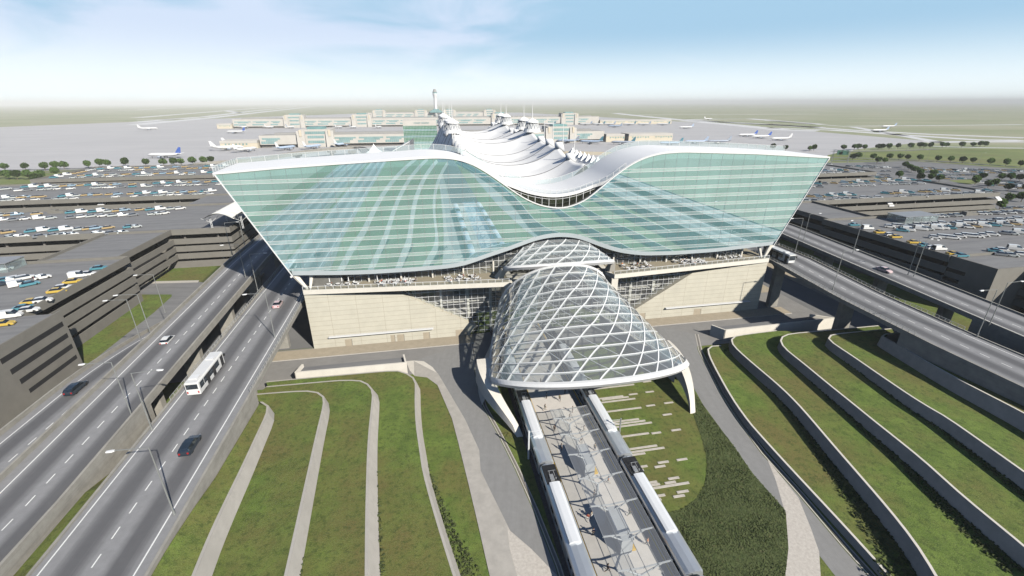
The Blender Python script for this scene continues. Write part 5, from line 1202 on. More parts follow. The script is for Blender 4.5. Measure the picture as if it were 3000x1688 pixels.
lamp(z6, 180, 935, 12.6, -1, 'slim street lamp standing on the right edge of the bus viaduct')
lamp(w1, 722, 604, 15.2, 1, 'street lamp on the near edge of the right lower viaduct')
lamp(w1, 455, 200, 15.0, 1, 'thin street lamp on the right upper viaduct close to the glass hotel')
lamp(w1, 392, 262, 17.2, -1, 'street lamp between the right viaducts close to the bus')
lamp(w1, 902, 272, 15.6, -1, 'street lamp in front of the right garage, farther from the viewer')
lamp(w1, 1385, 475, 14.0, 1, 'street lamp on the upper right viaduct beside the garage, left of a pair')
lamp(w1, 1438, 486, 14.0, 1, 'street lamp on the upper right viaduct beside the garage, right of a pair')
lamp(w1, 2000, 1010, 14.6, -1, 'street lamp between the right viaducts nearest the viewer')
lamp(w1, 2105, 918, 12.4, 1, 'street lamp on the upper right viaduct nearest the viewer')
for i, (R, x, y) in enumerate(((x3, 565, 870), (x3, 770, 915), (x3, 1395, 825), (x3, 1535, 865), (x3, 2380, 790), (z4, 905, 525), (z4, 1175, 520), (z4, 1290, 500), (z4, 1500, 545), (z4, 1985, 580), (z3, 1705, 640), (z3, 1515, 580))):
    lamp(R, x, y, 0, 1 if i % 2 else -1, 'thin distant lamp post beyond the decks, %s from the left' % ORD[sorted([p[0](p[1], 0)[0] for p in ((x3, 565), (x3, 770), (x3, 1395), (x3, 1535), (x3, 2380), (z4, 905), (z4, 1175), (z4, 1290), (z4, 1500), (z4, 1985), (z3, 1705), (z3, 1515))]).index(R(x, 0)[0])])
# catenary poles beside the tracks
for x, y, tp, sg, lab in ((1047, 572, 6.6, -1, 'metal catenary pole standing in the oval lawn'), (450, 668, 6.9, 1, 'metal catenary pole in the grass left of the train')):
    a, b, _ = P(y2(x, y), 0); t = thing('catenary_pole', lab, 'catenary pole', W(a, b, 0), TH, 'catenary poles beside the tracks')
    s = M(); s.tube((a, b, 0), (a, b, tp), .2, .17, 8); s.build('pole', 'steel_white' if sg > 0 else 'pole_metal', parent=t)
    s = M(); s.bar((a, b, tp - .3), (a + sg * 2.6, b, tp - .1), .06, .06); s.bar((a, b, tp - 1.6), (a + sg * 2.6, b, tp - .2), .05, .05); s.bar((a + sg * 1.2, b, tp - 1), (a + sg * 3.0, b, tp - 1.2), .05, .05); s.build('bracket_arm', 'steel_white', parent=t)

# ================================================================== VEHICLES
PROF = {  # x, half width, belt z, roof z, roof half width
 'saloon': [(-2.28, .72, .55, .58, .68), (-2.2, .84, .88, .9, .74), (-1.65, .88, .93, .98, .7), (-1.0, .9, .95, 1.40, .62), (-.1, .9, .94, 1.45, .64), (.5, .9, .92, 1.36, .63), (1.15, .89, .9, .97, .72), (2.0, .84, .74, .78, .7), (2.28, .7, .5, .55, .6)],
 'hatchback': [(-2.0, .74, .6, .64, .66), (-1.92, .84, .92, .98, .7), (-1.6, .87, .95, 1.38, .62), (-.4, .88, .95, 1.5, .64), (.3, .88, .93, 1.44, .64), (.95, .87, .92, .98, .72), (1.75, .82, .76, .8, .7), (2.0, .7, .5, .55, .6)],
 'estate': [(-2.35, .76, .6, .64, .68), (-2.28, .86, .95, 1.0, .7), (-2.0, .88, .97, 1.44, .66), (-.6, .9, .96, 1.5, .68), (.4, .9, .94, 1.44, .66), (1.1, .89, .92, .98, .74), (1.98, .84, .76, .8, .7), (2.35, .7, .5, .55, .6)],
 'van': [(-2.3, .86, .6, .7, .8), (-2.26, .9, 1.25, 1.9, .8), (-.2, .92, 1.25, 1.98, .82), (.75, .92, 1.15, 1.86, .78), (1.45, .9, 1.05, 1.12, .78), (2.15, .84, .85, .9, .72), (2.32, .74, .55, .6, .64)]}
def car_meshes(kind, sc=1.0):
    pr = PROF[kind]; body, gl = M(False), M(False)
    R_s = [[(x, w, .28), (x, w, z1_), (x, wt, zt), (x, -wt, zt), (x, -w, z1_), (x, -w, .28)] for x, w, z1_, zt, wt in pr]
    for i, (A, B) in enumerate(zip(R_s, R_s[1:])):
        hA, hB = A[2][2] - A[1][2], B[2][2] - B[1][2]
        for k in range(6):
            q = [A[k], A[(k + 1) % 6], B[(k + 1) % 6], B[k]]; tgt = body
            if k in (1, 3) and max(hA, hB) > .25 and not (kind == 'van' and i < 2): tgt = gl
            if k == 2 and abs(hA - hB) > .25: tgt = gl
            tgt.face(q)
    body.face(R_s[0][::-1]); body.face(R_s[-1]); 
    x0, x1_ = pr[0][0], pr[-1][0]
    if kind == 'van': gl.face([(x0 - .006, -.6, 1.2), (x0 - .006, .6, 1.2), (x0 + .02, .6, 1.7), (x0 + .02, -.6, 1.7)])
    return body, gl, (x0 * .62, x1_ * .62)
def wheel_mesh(x, y, r=.32):
    s = M(False); s.tube((x, y - .1, r), (x, y + .1, r), r, r, 12); return s
CARPROTO = {}
def make_car(kind, paint, detail=True):
    root = bpy.data.objects.new('parked_car', None); C.objects.link(root); XF[root] = (Vector((0, 0, 0)), 0)
    b, g_, wx = car_meshes(kind); b.build('body', 'paint_' + paint, parent=root); g_.build('windows', 'car_glass', parent=root)
    for x in wx:
        for y in (-.78, .78): wheel_mesh(x, y).build('wheel', 'tyre', parent=root)
    if detail:
        x0 = PROF[kind][0][0]
        for y in (-.6, .6): s = M(False); s.box(x0 - .02, x0 + .06, y - .13, y + .13, .6, .85); s.build('tail_light', 'tail_light', parent=root)
        x1_ = PROF[kind][-1][0]
        for y in (-.55, .55): s = M(False); s.box(x1_ - .1, x1_ + .02, y - .13, y + .13, .5, .66); s.build('headlight', 'chrome', parent=root)
    return root
def car_flat(kind, paint):
    b, g_, wx = car_meshes(kind); s = b; n = len(s.v)
    for f, m_ in zip(g_.f, g_.m): s.f.append([i + n for i in f]); s.m.append(1); s.uv.append([(0, 0)] * len(f))
    s.v += g_.v; s.mi = 2
    for x in wx:
        for y in (-.78, .78): s.tube((x, y - .1, .32), (x, y + .1, .32), .32, .32, 8)
    return s
TYPES = {'T': ('saloon', 'teal', 'teal saloon'), 'V': ('van', 'white', 'white van'), 'Y': ('saloon', 'tan', 'tan saloon'), 'S': ('hatchback', 'silver', 'silver hatchback'), 'W': ('hatchback', 'white', 'white hatchback'),
         'G': ('saloon', 'grey', 'grey saloon'), 'B': ('estate', 'blue', 'pale blue estate car'), 'E': ('estate', 'white', 'white estate car'), 'D': ('saloon', 'black', 'dark saloon'), 'P': ('saloon', 'silver', 'silver saloon'), 'O': ('saloon', 'yellow', 'yellow saloon')}
rows = []
def row(garage, rowname, R, z, ang, pts, pattern=None, up=0):
    out = []
    for i, p in enumerate(pts):
        k = p[2] if len(p) > 2 else pattern[i % len(pattern)]
        a, b, _ = P(R(p[0], p[1] + up), z); out.append((a, b, z, k))
    rows.append((garage, rowname, ang, out))
def pts_(s): return [tuple((int(t) if not t.isalpha() else t) for t in q.replace('/', ' ').split()) for q in s.split(',')]
LG, RG = 'left garage roof', 'right garage roof'; AL_, AR_ = 35, -38
row(LG, 'the nearest corner', z5, ZR, 12, pts_('230 570 O,310 560 W,175 612 T,215 628 W,80 668 V,25 728 O,410 492 O,455 468 W,520 425 O,560 383 V,630 372 W,705 330 T'), up=8)
row(LG, 'cluster by the shelter', z1, ZR, 38, pts_('40 1258 E,60 1362 T,160 1348 E,245 1340 E,410 1335 W,185 1405 V,285 1400 T,5 1405 D'), up=6)
row(LG, 'the first row', z1, ZR, AL_, pts_('110 952 S,205 948 E,380 946 G,505 937 P,620 930 S,690 927 W,935 915 E,1045 916 G,1162 908 S'), up=6)
row(LG, 'the second row', z1, ZR, AL_, pts_('10 907 Y,82 905 Y,300 895 T,420 884 V,520 884 T,630 875 V,750 877 P,840 872 Y,910 865 B,1025 862 Y,1222 854 T,1290 852 S'), up=8)
row(LG, 'the third row', z1, ZR, AL_, pts_('40 786 E,130 789 G,242 778 W,375 770 V,480 772 P,675 766 G,780 757 E,866 753 P,970 750 W,1070 747 P,1170 742 E,1260 742 G,1442 732 P,1496 730 S,1556 724 W'), up=8)
row(LG, 'the fourth row', z1, ZR, AL_, pts_('15 742 P,95 740 Y,165 734 B,350 731 Y,672 717 T,778 711 V,880 709 T,970 701 V,1030 706 P,1110 701 Y,1180 694 B,1322 691 Y,1420 689 T,1517 682 V,1615 683 P,1705 679 E'), up=8)
row(LG, 'the fifth row', z1, ZR, AL_, pts_('40 608 S,92 605 S,190 604 W,335 600 W,460 598 G,545 592 S,590 592 P,700 588 W,1090 573 W,1267 567 W,1345 567 G,1480 558 S,1520 557 S,1610 553 W,1690 552 W,1770 552 G,1850 546 S,1890 544 S,1980 547 W'), up=4)
row(LG, 'the sixth row', z1, ZR, AL_, pts_('75 577 V,130 580 P,205 577 Y,250 572 B,340 572 Y,395 570 Y,595 564 T,675 559 V,725 561 P,810 555 Y,875 551 B,925 552 Y,1035 548 Y,1115 544 B,1240 542 Y,1310 538 T,1390 535 V,1460 535 T,1540 529 V,1620 531 P,1700 527 Y,1735 524 B,1815 523 Y,1925 518 T,1960 519 P,2005 514 V'), up=5)
row(LG, 'the seventh row', z1, ZR, AL_, pts_('20 502 S,65 498 P,185 512 E,265 510 G,390 505 S,465 500 S,545 498 W,615 497 G,670 494 E,885 488 S,930 486 P,1000 484 W,1055 483 E,1155 481 G,1370 470 V,1410 473 P,1510 469 G,1585 466 W,1680 462 S,1730 461 W,1795 461 S,1865 458 W,1940 458 G,2065 453 W'), up=4)
row(LG, 'the eighth row', z1, ZR, AL_, pts_('245 480 T,325 477 V,405 477 T,470 472 V,530 474 P,605 471 Y,685 466 B,765 464 Y,840 462 T,915 459 V,960 460 P,1070 456 Y,1105 454 B,1250 453 Y,1252 477 T,1480 444 T,1555 441 V,1600 441 T,1700 434 V,1740 437 P,1805 434 Y,1850 431 B,1960 431 Y,2030 428 T'), up=3)
row(LG, 'the ninth row', z1, ZR, AL_, pts_('690 392 S,780 387 S,920 386 G,960 382 S,1040 380 W,1145 375 S,1310 373 S,1360 371 P,1420 368 W,1720 360 W,1810 359 P'), up=3)
row(LG, 'the tenth row', z1, ZR, AL_, pts_('770 371 Y,845 371 T,920 366 V,960 368 P,1020 364 Y,1070 363 P,1160 361 Y,1200 359 Y,1285 358 T,1370 353 V,1410 355 P,1480 353 Y,1540 351 B,1605 351 Y,1680 347 V,1720 349 P,1770 346 Y,1810 346 B,1930 341 V,1985 341 T'), up=3)
row(LG, 'slanting far left row', z1, ZR, 20, pts_('510 389 T,562 381 V,640 363 V,705 351 Y,745 343 Y,790 334 Y,840 321 W,872 315 P'), up=3)
row(LG, 'the last row but one', z1, ZR, AL_, pts_('955 328 W,1020 326 G,1145 321 S,1180 321 S,1240 318 W,1310 318 Y,1335 316 W,1480 313 S,1540 309 S,1560 314 P,1635 311 Y,1715 308 G,1790 304 Y,1850 302 Y,1905 300 B,1940 300 Y,2000 299 W,2095 298 S'), up=3)
row(LG, 'the farthest row', z1, ZR, AL_, pts_('950 309 T,1050 303 V,1110 303 T,1205 300 V,1300 298 Y,1345 298 B,1392 297 Y,1455 296 T,1515 293 V,1660 291 B,1742 290 Y,1955 283 T,2015 281 V,2080 279 T,2135 277 V'), up=2)
row(RG, 'the parapet line', z4, ZR, -8, pts_('810 1160 T,935 1192 V,1050 1230 O,1145 1254 W,1202 1274 O,1370 1325 O,1475 1355 T,1540 1380 W,1612 1388 V,1745 1434 O,1820 1452 T'), up=6)
row(RG, 'the row nearest the viewer', z4, ZR, AR_, pts_('2140 1408 T,2205 1400 W,2330 1388 V,2200 1440 G,2290 1448 S,2390 1440 W'), up=6)
row(RG, 'the second row', z4, ZR, AR_, pts_('1570 1280 W,1655 1274 E,1700 1278 E,1740 1283 E,1805 1268 W,1880 1260 E,1920 1265 E,1965 1268 E,2025 1258 W,2110 1250 E,2240 1240 G,2300 1243 S,2370 1232 V'), up=6)
row(RG, 'the third row', z4, ZR, AR_, pts_('1265 1212 T,1322 1207 V,1440 1198 V,1502 1198 P,1587 1190 V,1642 1189 V,1712 1187 T,1822 1174 V,1890 1182 W,1952 1172 Y,2032 1165 V,2132 1162 T,2202 1152 V,2252 1160 P,2322 1150 Y,2388 1147 V'), up=6)
row(RG, 'the fourth row', z4, ZR, AR_, pts_('1145 1178 W,1222 1170 E,1262 1174 E,1302 1180 P,1342 1173 G,1412 1162 W,1477 1160 E,1522 1157 E,1582 1152 W,1652 1147 E,1752 1152 G,1812 1142 W,1892 1134 E,1942 1132 E,2032 1130 W,2087 1130 P,2152 1117 G,2202 1117 E,2292 1112 W,2362 1102 E'), up=5)
row(RG, 'the fifth row', z4, ZR, AR_, pts_('1265 1102 E,1345 1092 W,1382 1092 S,1432 1092 P,1507 1087 E,1612 1079 W,1647 1077 P,1722 1074 G,1787 1070 S,2012 1055 W,2052 1052 P,2127 1052 G,2182 1052 E,2222 1042 G,2292 1044 W,2342 1039 G,2392 1042 E'), up=5)
row(RG, 'sixth row left half', z4, ZR, AR_, pts_('362 932 S,437 932 G,502 927 W,642 919 W,682 917 P,742 914 S,817 914 G,907 905 E,957 907 P,1042 902 E'), up=4)
row(RG, 'sixth row right half', z4, ZR, AR_, pts_('1262 890 W,1372 884 S,1412 887 P,1467 889 W,1542 882 G,1592 880 E,1677 872 W,1752 870 G,1792 872 P,1872 867 S,1922 862 G,1992 854 V,2072 852 S,2062 832 T'), up=4)
row(RG, 'the seventh row', z4, ZR, AR_, pts_('402 889 Y,467 889 B,502 890 Y,572 882 T,612 882 V,692 875 T,742 872 V,792 875 T,1102 859 T,1147 862 Y,1212 857 Y,1272 852 V,1337 852 T,1452 845 Y,1502 844 Y,1540 842 B,1587 840 Y,1667 835 V,1767 829 Y'), up=4)
row(RG, 'the eighth row', z4, ZR, AR_, pts_('410 800 W,490 798 G,717 792 W,762 792 P,822 787 E,892 784 W,942 782 P,968 784 E,1102 774 E,1147 774 P,1192 772 W,1257 770 S,1302 772 P,1382 769 G,1442 765 E'), up=3)
row(RG, 'the ninth row', z4, ZR, AR_, pts_('467 770 T,532 767 G,622 764 Y,717 757 B,762 759 Y,807 757 T,862 752 V,922 752 T,977 749 Y,1032 747 B,1087 744 Y,1152 742 V,1232 740 T,1297 735 V,1362 735 T,1492 742 T'), up=3)
row(RG, 'the tenth row', z4, ZR, AR_, pts_('512 670 W,592 667 E,662 666 W,737 664 G,802 662 E,877 657 W,540 647 B,612 644 V,677 642 T,727 642 Y,577 590 W'), up=3)
R2 = random.Random(5); LOT = []
for y0, xa, xb in ((605, 750, 1050), (622, 900, 1140), (655, 1010, 1140), (688, 1000, 1160), (715, 1030, 1150), (620, 1420, 1500), (640, 1440, 2100), (625, 1490, 1600), (662, 1460, 2000), (690, 1560, 1960), (648, 1950, 2415), (668, 1980, 2415), (722, 1600, 1850), (705, 2150, 2415), (760, 2000, 2400), (785, 2100, 2415), (815, 2300, 2415), (1005, 2230, 2415), (800, 2330, 2415)):
    x = xa
    while x < xb:
        if R2.random() < .72: a, b, _ = P(z4(x, y0 + R2.uniform(-3, 3)), 0); LOT.append((a, b, 0, R2.choice('GGGSSYTVWED')))
        x += R2.uniform(20, 34)
allcars = []
for garage, rn, ang, cs in rows:
    cs2 = sorted(cs, key=lambda c: W(c[0], c[1])[0] / max(1, W(c[0], c[1])[1]))
    for i, c in enumerate(cs2): allcars.append((math.hypot(*W(c[0], c[1])[:2]), c, ang + U(-3, 3), '%s, %s from left in %s, %s' % (TYPES[c[3]][2], ORD[i], rn, garage)))
for c in LOT: allcars.append((math.hypot(*W(c[0], c[1])[:2]) + 80, c, AR_ + U(-4, 4), None))
allcars.sort(key=lambda t: t[0])
IND = [c for c in allcars if c[3]][:300]; REST = [c for c in allcars if c not in IND]
ND = 0
for d, c, ang, lab in IND:
    kind, paint, nm = TYPES[c[3]]; det = d < 235
    if det:
        if (c[3], 1) not in CARPROTO: o = CARPROTO[c[3], 1] = make_car(kind, paint)
        else: o = copy_tree(CARPROTO[c[3], 1])
    else:
        if (c[3], 0) not in CARPROTO: o = CARPROTO[c[3], 0] = car_flat(kind, paint).build('parked_car', ['paint_' + paint, 'car_glass', 'tyre'])
        else: o = CARPROTO[c[3], 0].copy(); C.objects.link(o)
    o.location = W(c[0], c[1], c[2] + .025); o.rotation_euler = (0, 0, TH + math.radians(ang)); k = 1.0; o.scale = (k, k, k)
    tag(o, lab, 'parked car', 'cars parked on the garage roofs')
s = M(False); pm = sorted({TYPES[k][1] for k in TYPES}); mats_ = ['paint_' + p for p in pm] + ['car_glass', 'tyre']
for d, c, ang, lab in REST:
    kind, paint, nm = TYPES[c[3]]; f_ = car_flat(kind, paint); n = len(s.v); w = W(c[0], c[1], c[2] + .025); an = TH + math.radians(ang); ca, sa = math.cos(an) * 1.08, math.sin(an) * 1.08
    s.v += [(w[0] + v[0] * ca - v[1] * sa, w[1] + v[0] * sa + v[1] * ca, w[2] + v[2] * 1.08) for v in f_.v]
    for f, m_ in zip(f_.f, f_.m): s.f.append([i + n for i in f]); s.m.append(pm.index(paint) if m_ == 0 else len(pm) + m_ - 1); s.uv.append([(0, 0)] * len(f))
tag(s.build('parked_cars', mats_), kind='stuff')
# parking bay lines on the roofs
s = M()
for garage, rn, ang, cs in rows:
    if 'row' in rn and 'slanting' not in rn and cs[0][2] > 1:
        for c in cs:
            for e in (-2.6, 2.6):
                an = math.radians(ang); ca, sa = math.cos(an), math.sin(an); p = (c[0] + e * 1.1, c[1]); 
                s.face([(p[0] - 2.4 * ca - .06, p[1] - 2.4 * sa, ZR + .034), (p[0] + 2.4 * ca - .06, p[1] + 2.4 * sa, ZR + .034), (p[0] + 2.4 * ca + .06, p[1] + 2.4 * sa, ZR + .034), (p[0] - 2.4 * ca + .06, p[1] - 2.4 * sa, ZR + .034)])
struct(s, 'parking_marking', 'deck_concrete')
def roadcar(R, x, y, z, rz, kind, paint, lab):
    a, b, _ = P(R(x, y), z); o = make_car(kind, paint); o.name = 'car'; o.location = W(a, b, z + .02); o.rotation_euler = (0, 0, TH + math.radians(rz)); tag(o, lab, 'car'); o.scale = (1.05,) * 3
roadcar(z5, 1192, 852, 13.4, 91, 'hatchback', 'white', 'white hatchback driving away on the upper left viaduct')
roadcar(z5, 545, 1190, 11.0, 91, 'estate', 'darkblue', 'dark blue estate car on the far left ramp lane')
roadcar(y1, 1180, 655, 12.1, 91, 'estate', 'darkblue', 'dark estate car nearest the viewer behind the bus on the left viaduct')
roadcar(z6, 210, 632, 12.9, 91, 'saloon', 'pink', 'pale pink saloon by the hotel on the left viaduct')
roadcar(w1, 1175, 440, 14.3, -89, 'saloon', 'pink', 'pale pink saloon coming toward the viewer on the upper right viaduct')
def make_bus(lab, a, b, z, rz, doors=1):
    t = thing('bus', lab, 'bus', (0, 0, 0)); s = M(False)
    s.rings([[(x, y, zz) for y, zz in ((-1.27 * k, .35), (1.27 * k, .35), (1.27 * k, 1.25), (1.27 * k, 2.85), (1.12 * k, 3.1), (-1.12 * k, 3.1), (-1.27 * k, 2.85), (-1.27 * k, 1.25))] for x, k in ((-6.05, .93), (-5.95, 1), (5.9, 1), (6.05, .93))])
    s.build('body', 'paint_white', parent=t)
    for sg in (-1, 1):
        s = M(False)
        for x0, x1_ in ((-5.5, -3.9), (-3.7, -1.6), (-1.4, 1.0), (1.2, 3.4)): s.box(x0, x1_, sg * 1.275 - .02, sg * 1.275 + .02, 1.3, 2.6)
        s.build('side_windows', 'car_glass', parent=t)
        for x in (-3.7, 3.6): wheel_mesh(x, sg * 1.15, .48).build('wheel', 'tyre', parent=t)
    for x0 in (-2.6, .3, 4.3): s = M(False); s.box(x0, x0 + 1.2, -1.31, -1.27, .4, 2.6); s.build('door', 'black_part', parent=t)
    s = M(False); s.box(6.03, 6.09, -1.1, 1.1, 1.2, 2.75); s.build('windscreen', 'car_glass', parent=t)
    s = M(False); s.box(-6.09, -6.03, -1.05, 1.05, 1.6, 2.65); s.build('rear_window', 'car_glass', parent=t)
    for y in (-.98, .98): s = M(False); s.box(-6.1, -6.04, y - .12, y + .12, .7, 1.1); s.build('tail_light', 'tail_light', parent=t); s = M(False); s.box(6.05, 6.1, y - .15, y + .15, .6, .85); s.build('headlight', 'chrome', parent=t)
    for x0, x1_ in ((-4.9, -3.4), (2.6, 3.6)): s = M(False); s.box(x0, x1_, -.8, .8, 3.08, 3.32); s.build('roof_unit', 'steel_white', parent=t)
    s = M(False); s.box(5.8, 6.2, -1.62, -1.3, 2.0, 2.5); s.box(5.8, 6.2, 1.3, 1.62, 2.0, 2.5); s.build('mirror', 'black_part', parent=t)
    t.location = W(a, b, z); t.rotation_euler = (0, 0, TH + math.radians(rz))
make_bus('white city bus with three dark doors driving away on the left viaduct', -47.9, 90.9, 12.52, 90)
make_bus('white bus coming from the hotel on the right lower viaduct', 115.3, 126.6, 17.0, -90)

# ================================================================== RAIL STATION
s = M(); s.face([(16.3, -420, .015), (36.2, -420, .015), (36.2, 128, .015), (16.3, 128, .015)]); struct(s, 'track_bed', 'ballast')
s = M(); s.box(20.25, 32.1, -60, 128, -.1, 1.0); struct(s, 'platform', 'platform')
s = M()
for a in (20.45, 31.6): s.box(a, a + .3, -60, 128, 1.0, 1.008)
struct(s, 'platform_edge_line', 'yellow_strip')
s = M(); s.face([(30.4, -60, 1.006), (31.55, -60, 1.006), (31.55, 128, 1.006), (30.4, 128, 1.006)]); struct(s, 'platform_strip', 'path')
s = M()
for a in (17.65, 19.15, 33.25, 34.75): s.box(a - .04, a + .04, -420, 128, .016, .15)
struct(s, 'rail', 'rail_metal')
def carriage(t, a, b0, L_=23.3):
    h = 3.95; s = M(); w = 1.5
    sec = lambda b, k: [(a - w * k, b, .9), (a + w * k, b, .9), (a + w * k, b, 3.1), (a + w * .93 * k, b, 3.5), (a + w * .6 * k, b, 3.85), (a, b, h), (a - w * .6 * k, b, 3.85), (a - w * .93 * k, b, 3.5), (a - w * k, b, 3.1)]
    s.rings([sec(b0, .9), sec(b0 + .3, 1), sec(b0 + L_ - .3, 1), sec(b0 + L_, .9)]); body = s.build('carriage', 'train_silver', parent=t, smooth=False)
    s = M(); s.rings([[(a - 1.0, b, h - .2), (a + 1.0, b, h - .2), (a + .95, b, h + .22), (a + .5, b, h + .34), (a - .5, b, h + .34), (a - .95, b, h + .22)] for b in (b0 + 6.6, b0 + 18.6)]); s.build('roof_unit', 'train_white', parent=body)
    s = M(); s.box(a - 1.25, a + 1.25, b0 + 18.7, b0 + 22.9, h - .42, h + .05); s.build('equipment_well', 'black_part', parent=body)
    s = M()
    for q in (20.6, 22.4): s.bar((a - .7, b0 + q, h + .9), (a + .7, b0 + q, h + .9), .07, .05)
    for q in (-.5, .5): s.bar((a + q, b0 + 20.0, h + .1), (a + q * .7, b0 + 21.0, h + .6), .06, .06); s.bar((a + q * .7, b0 + 21.0, h + .6), (a + q, b0 + 20.6, h + .9), .06, .06); s.bar((a + q, b0 + 22.9, h + .1), (a + q, b0 + 22.4, h + .9), .05, .05); s.tube((a + q, b0 + 19.4, h), (a + q, b0 + 19.4, h + .4), .12, .12, 6)
    s.box(a - .5, a + .2, b0 + 19.0, b0 + 20.4, h, h + .3); s.build('pantograph', 'steel_grey', parent=body)
    for sg in (-1, 1):
        s = M(); x = a + sg * 1.507
        for q in range(9):
            c0 = b0 + 1.4 + q * 2.45
            if q not in (2, 6): s.face([(x, c0, 1.95), (x, c0 + 1.75, 1.95), (x, c0 + 1.75, 2.75), (x, c0, 2.75)])
        s.build('windows', 'car_glass', parent=body)
        for q in (2, 6):
            s = M(); c0 = b0 + 1.3 + q * 2.45; s.face([(x, c0, 1.0), (x, c0 + 1.7, 1.0), (x, c0 + 1.7, 3.0), (x, c0, 3.0)]); s.build('door', 'steel_grey', parent=body)
    s = M()
    for q in (3, 19.5): s.box(a - 1.1, a + 1.1, b0 + q, b0 + q + 2.6, .15, .9)
    s.build('bogie', 'black_part', parent=body)
for a, b00, lab in ((18.45, -56.2, 'silver commuter train standing left of the platform'), (33.85, -57.1, 'silver commuter train standing right of the platform')):
    t = thing('commuter_train', lab, 'train', W(a, 60, 0), TH)
    for k in range(7): carriage(t, a, b00 + 24.0 * k - .0)
pc = thing('platform_canopy', 'long glass platform canopy on branching grey columns between the trains', 'canopy', W(26, 50, 1), TH)
FRM = [73.3, 68.4, 62.8, 56.9, 51.0, 45.4, 39.9, 34.4, 28.9, 20, 10, 0, -12, -24, -36, -48]
s = M(); ca0, ca1 = 22.3, 30.4
s.grid(lambda u, v: (ca0 + (ca1 - ca0) * u, -50 + 126 * v, 5.45 + .35 * abs(u - .42) * 2), 8, 8); s.build('glass_roof', 'platform_glass', parent=pc)
s = M()
for b in FRM: 
    s.bar((ca0 - .1, b, 5.35 + .25), (25.7, b, 5.3), .16, .2); s.bar((25.7, b, 5.3), (ca1 + .1, b, 5.35 + .4), .16, .2)
s.build('cross_beam', 'kiosk_grey', parent=pc)
s = M()
for a in (22.3, 24.3, 26.4, 28.4, 30.4): s.bar((a, -50, 5.45 + .35 * abs((a - ca0) / (ca1 - ca0) - .42) * 2), (a, 76, 5.45 + .35 * abs((a - ca0) / (ca1 - ca0) - .42) * 2), .07, .08)
for b in (-50, 76): s.bar((ca0, b, 5.75), (25.7, b, 5.45), .14, .16); s.bar((25.7, b, 5.45), (ca1, b, 5.8), .14, .16)
s.build('edge_trim', 'steel_grey', parent=pc)
for b in FRM:
    s = M(); s.tube((26.0, b, 1.0), (26.0, b, 3.9), .22, .2, 10); s.tube((26.0, b, 3.8), (23.6, b, 5.4), .13, .1, 8); s.tube((26.0, b, 3.8), (29.0, b, 5.5), .13, .1, 8); s.build('column', 'kiosk_grey', parent=pc)
for i, (a0, b0, b1) in enumerate(((25.2, 61.3, 66.5), (25.4, 45.2, 51.5))):
    s = M(); s.box(a0, a0 + 1.9, b0, b1, 1.0, 4.1); s.box(a0 - .08, a0 + 1.98, b0 - .08, b1 + .08, 4.1, 4.22)
    o = s.build('platform_kiosk', 'kiosk_grey', recenter=True); tag(o, 'tall grey lift block under the platform canopy, %s the viewer' % ('farther from' if i == 0 else 'nearer to'), 'lift block')
    s = M(); s.box(a0 + 2.1, a0 + 2.8, b0 + .4, b0 + 3.2, 1.0, 1.45); o = s.build('bench', 'yellow_strip', recenter=True); tag(o, 'ochre bench beside the grey lift block %s the viewer' % ('farther from' if i == 0 else 'nearer to'), 'bench')

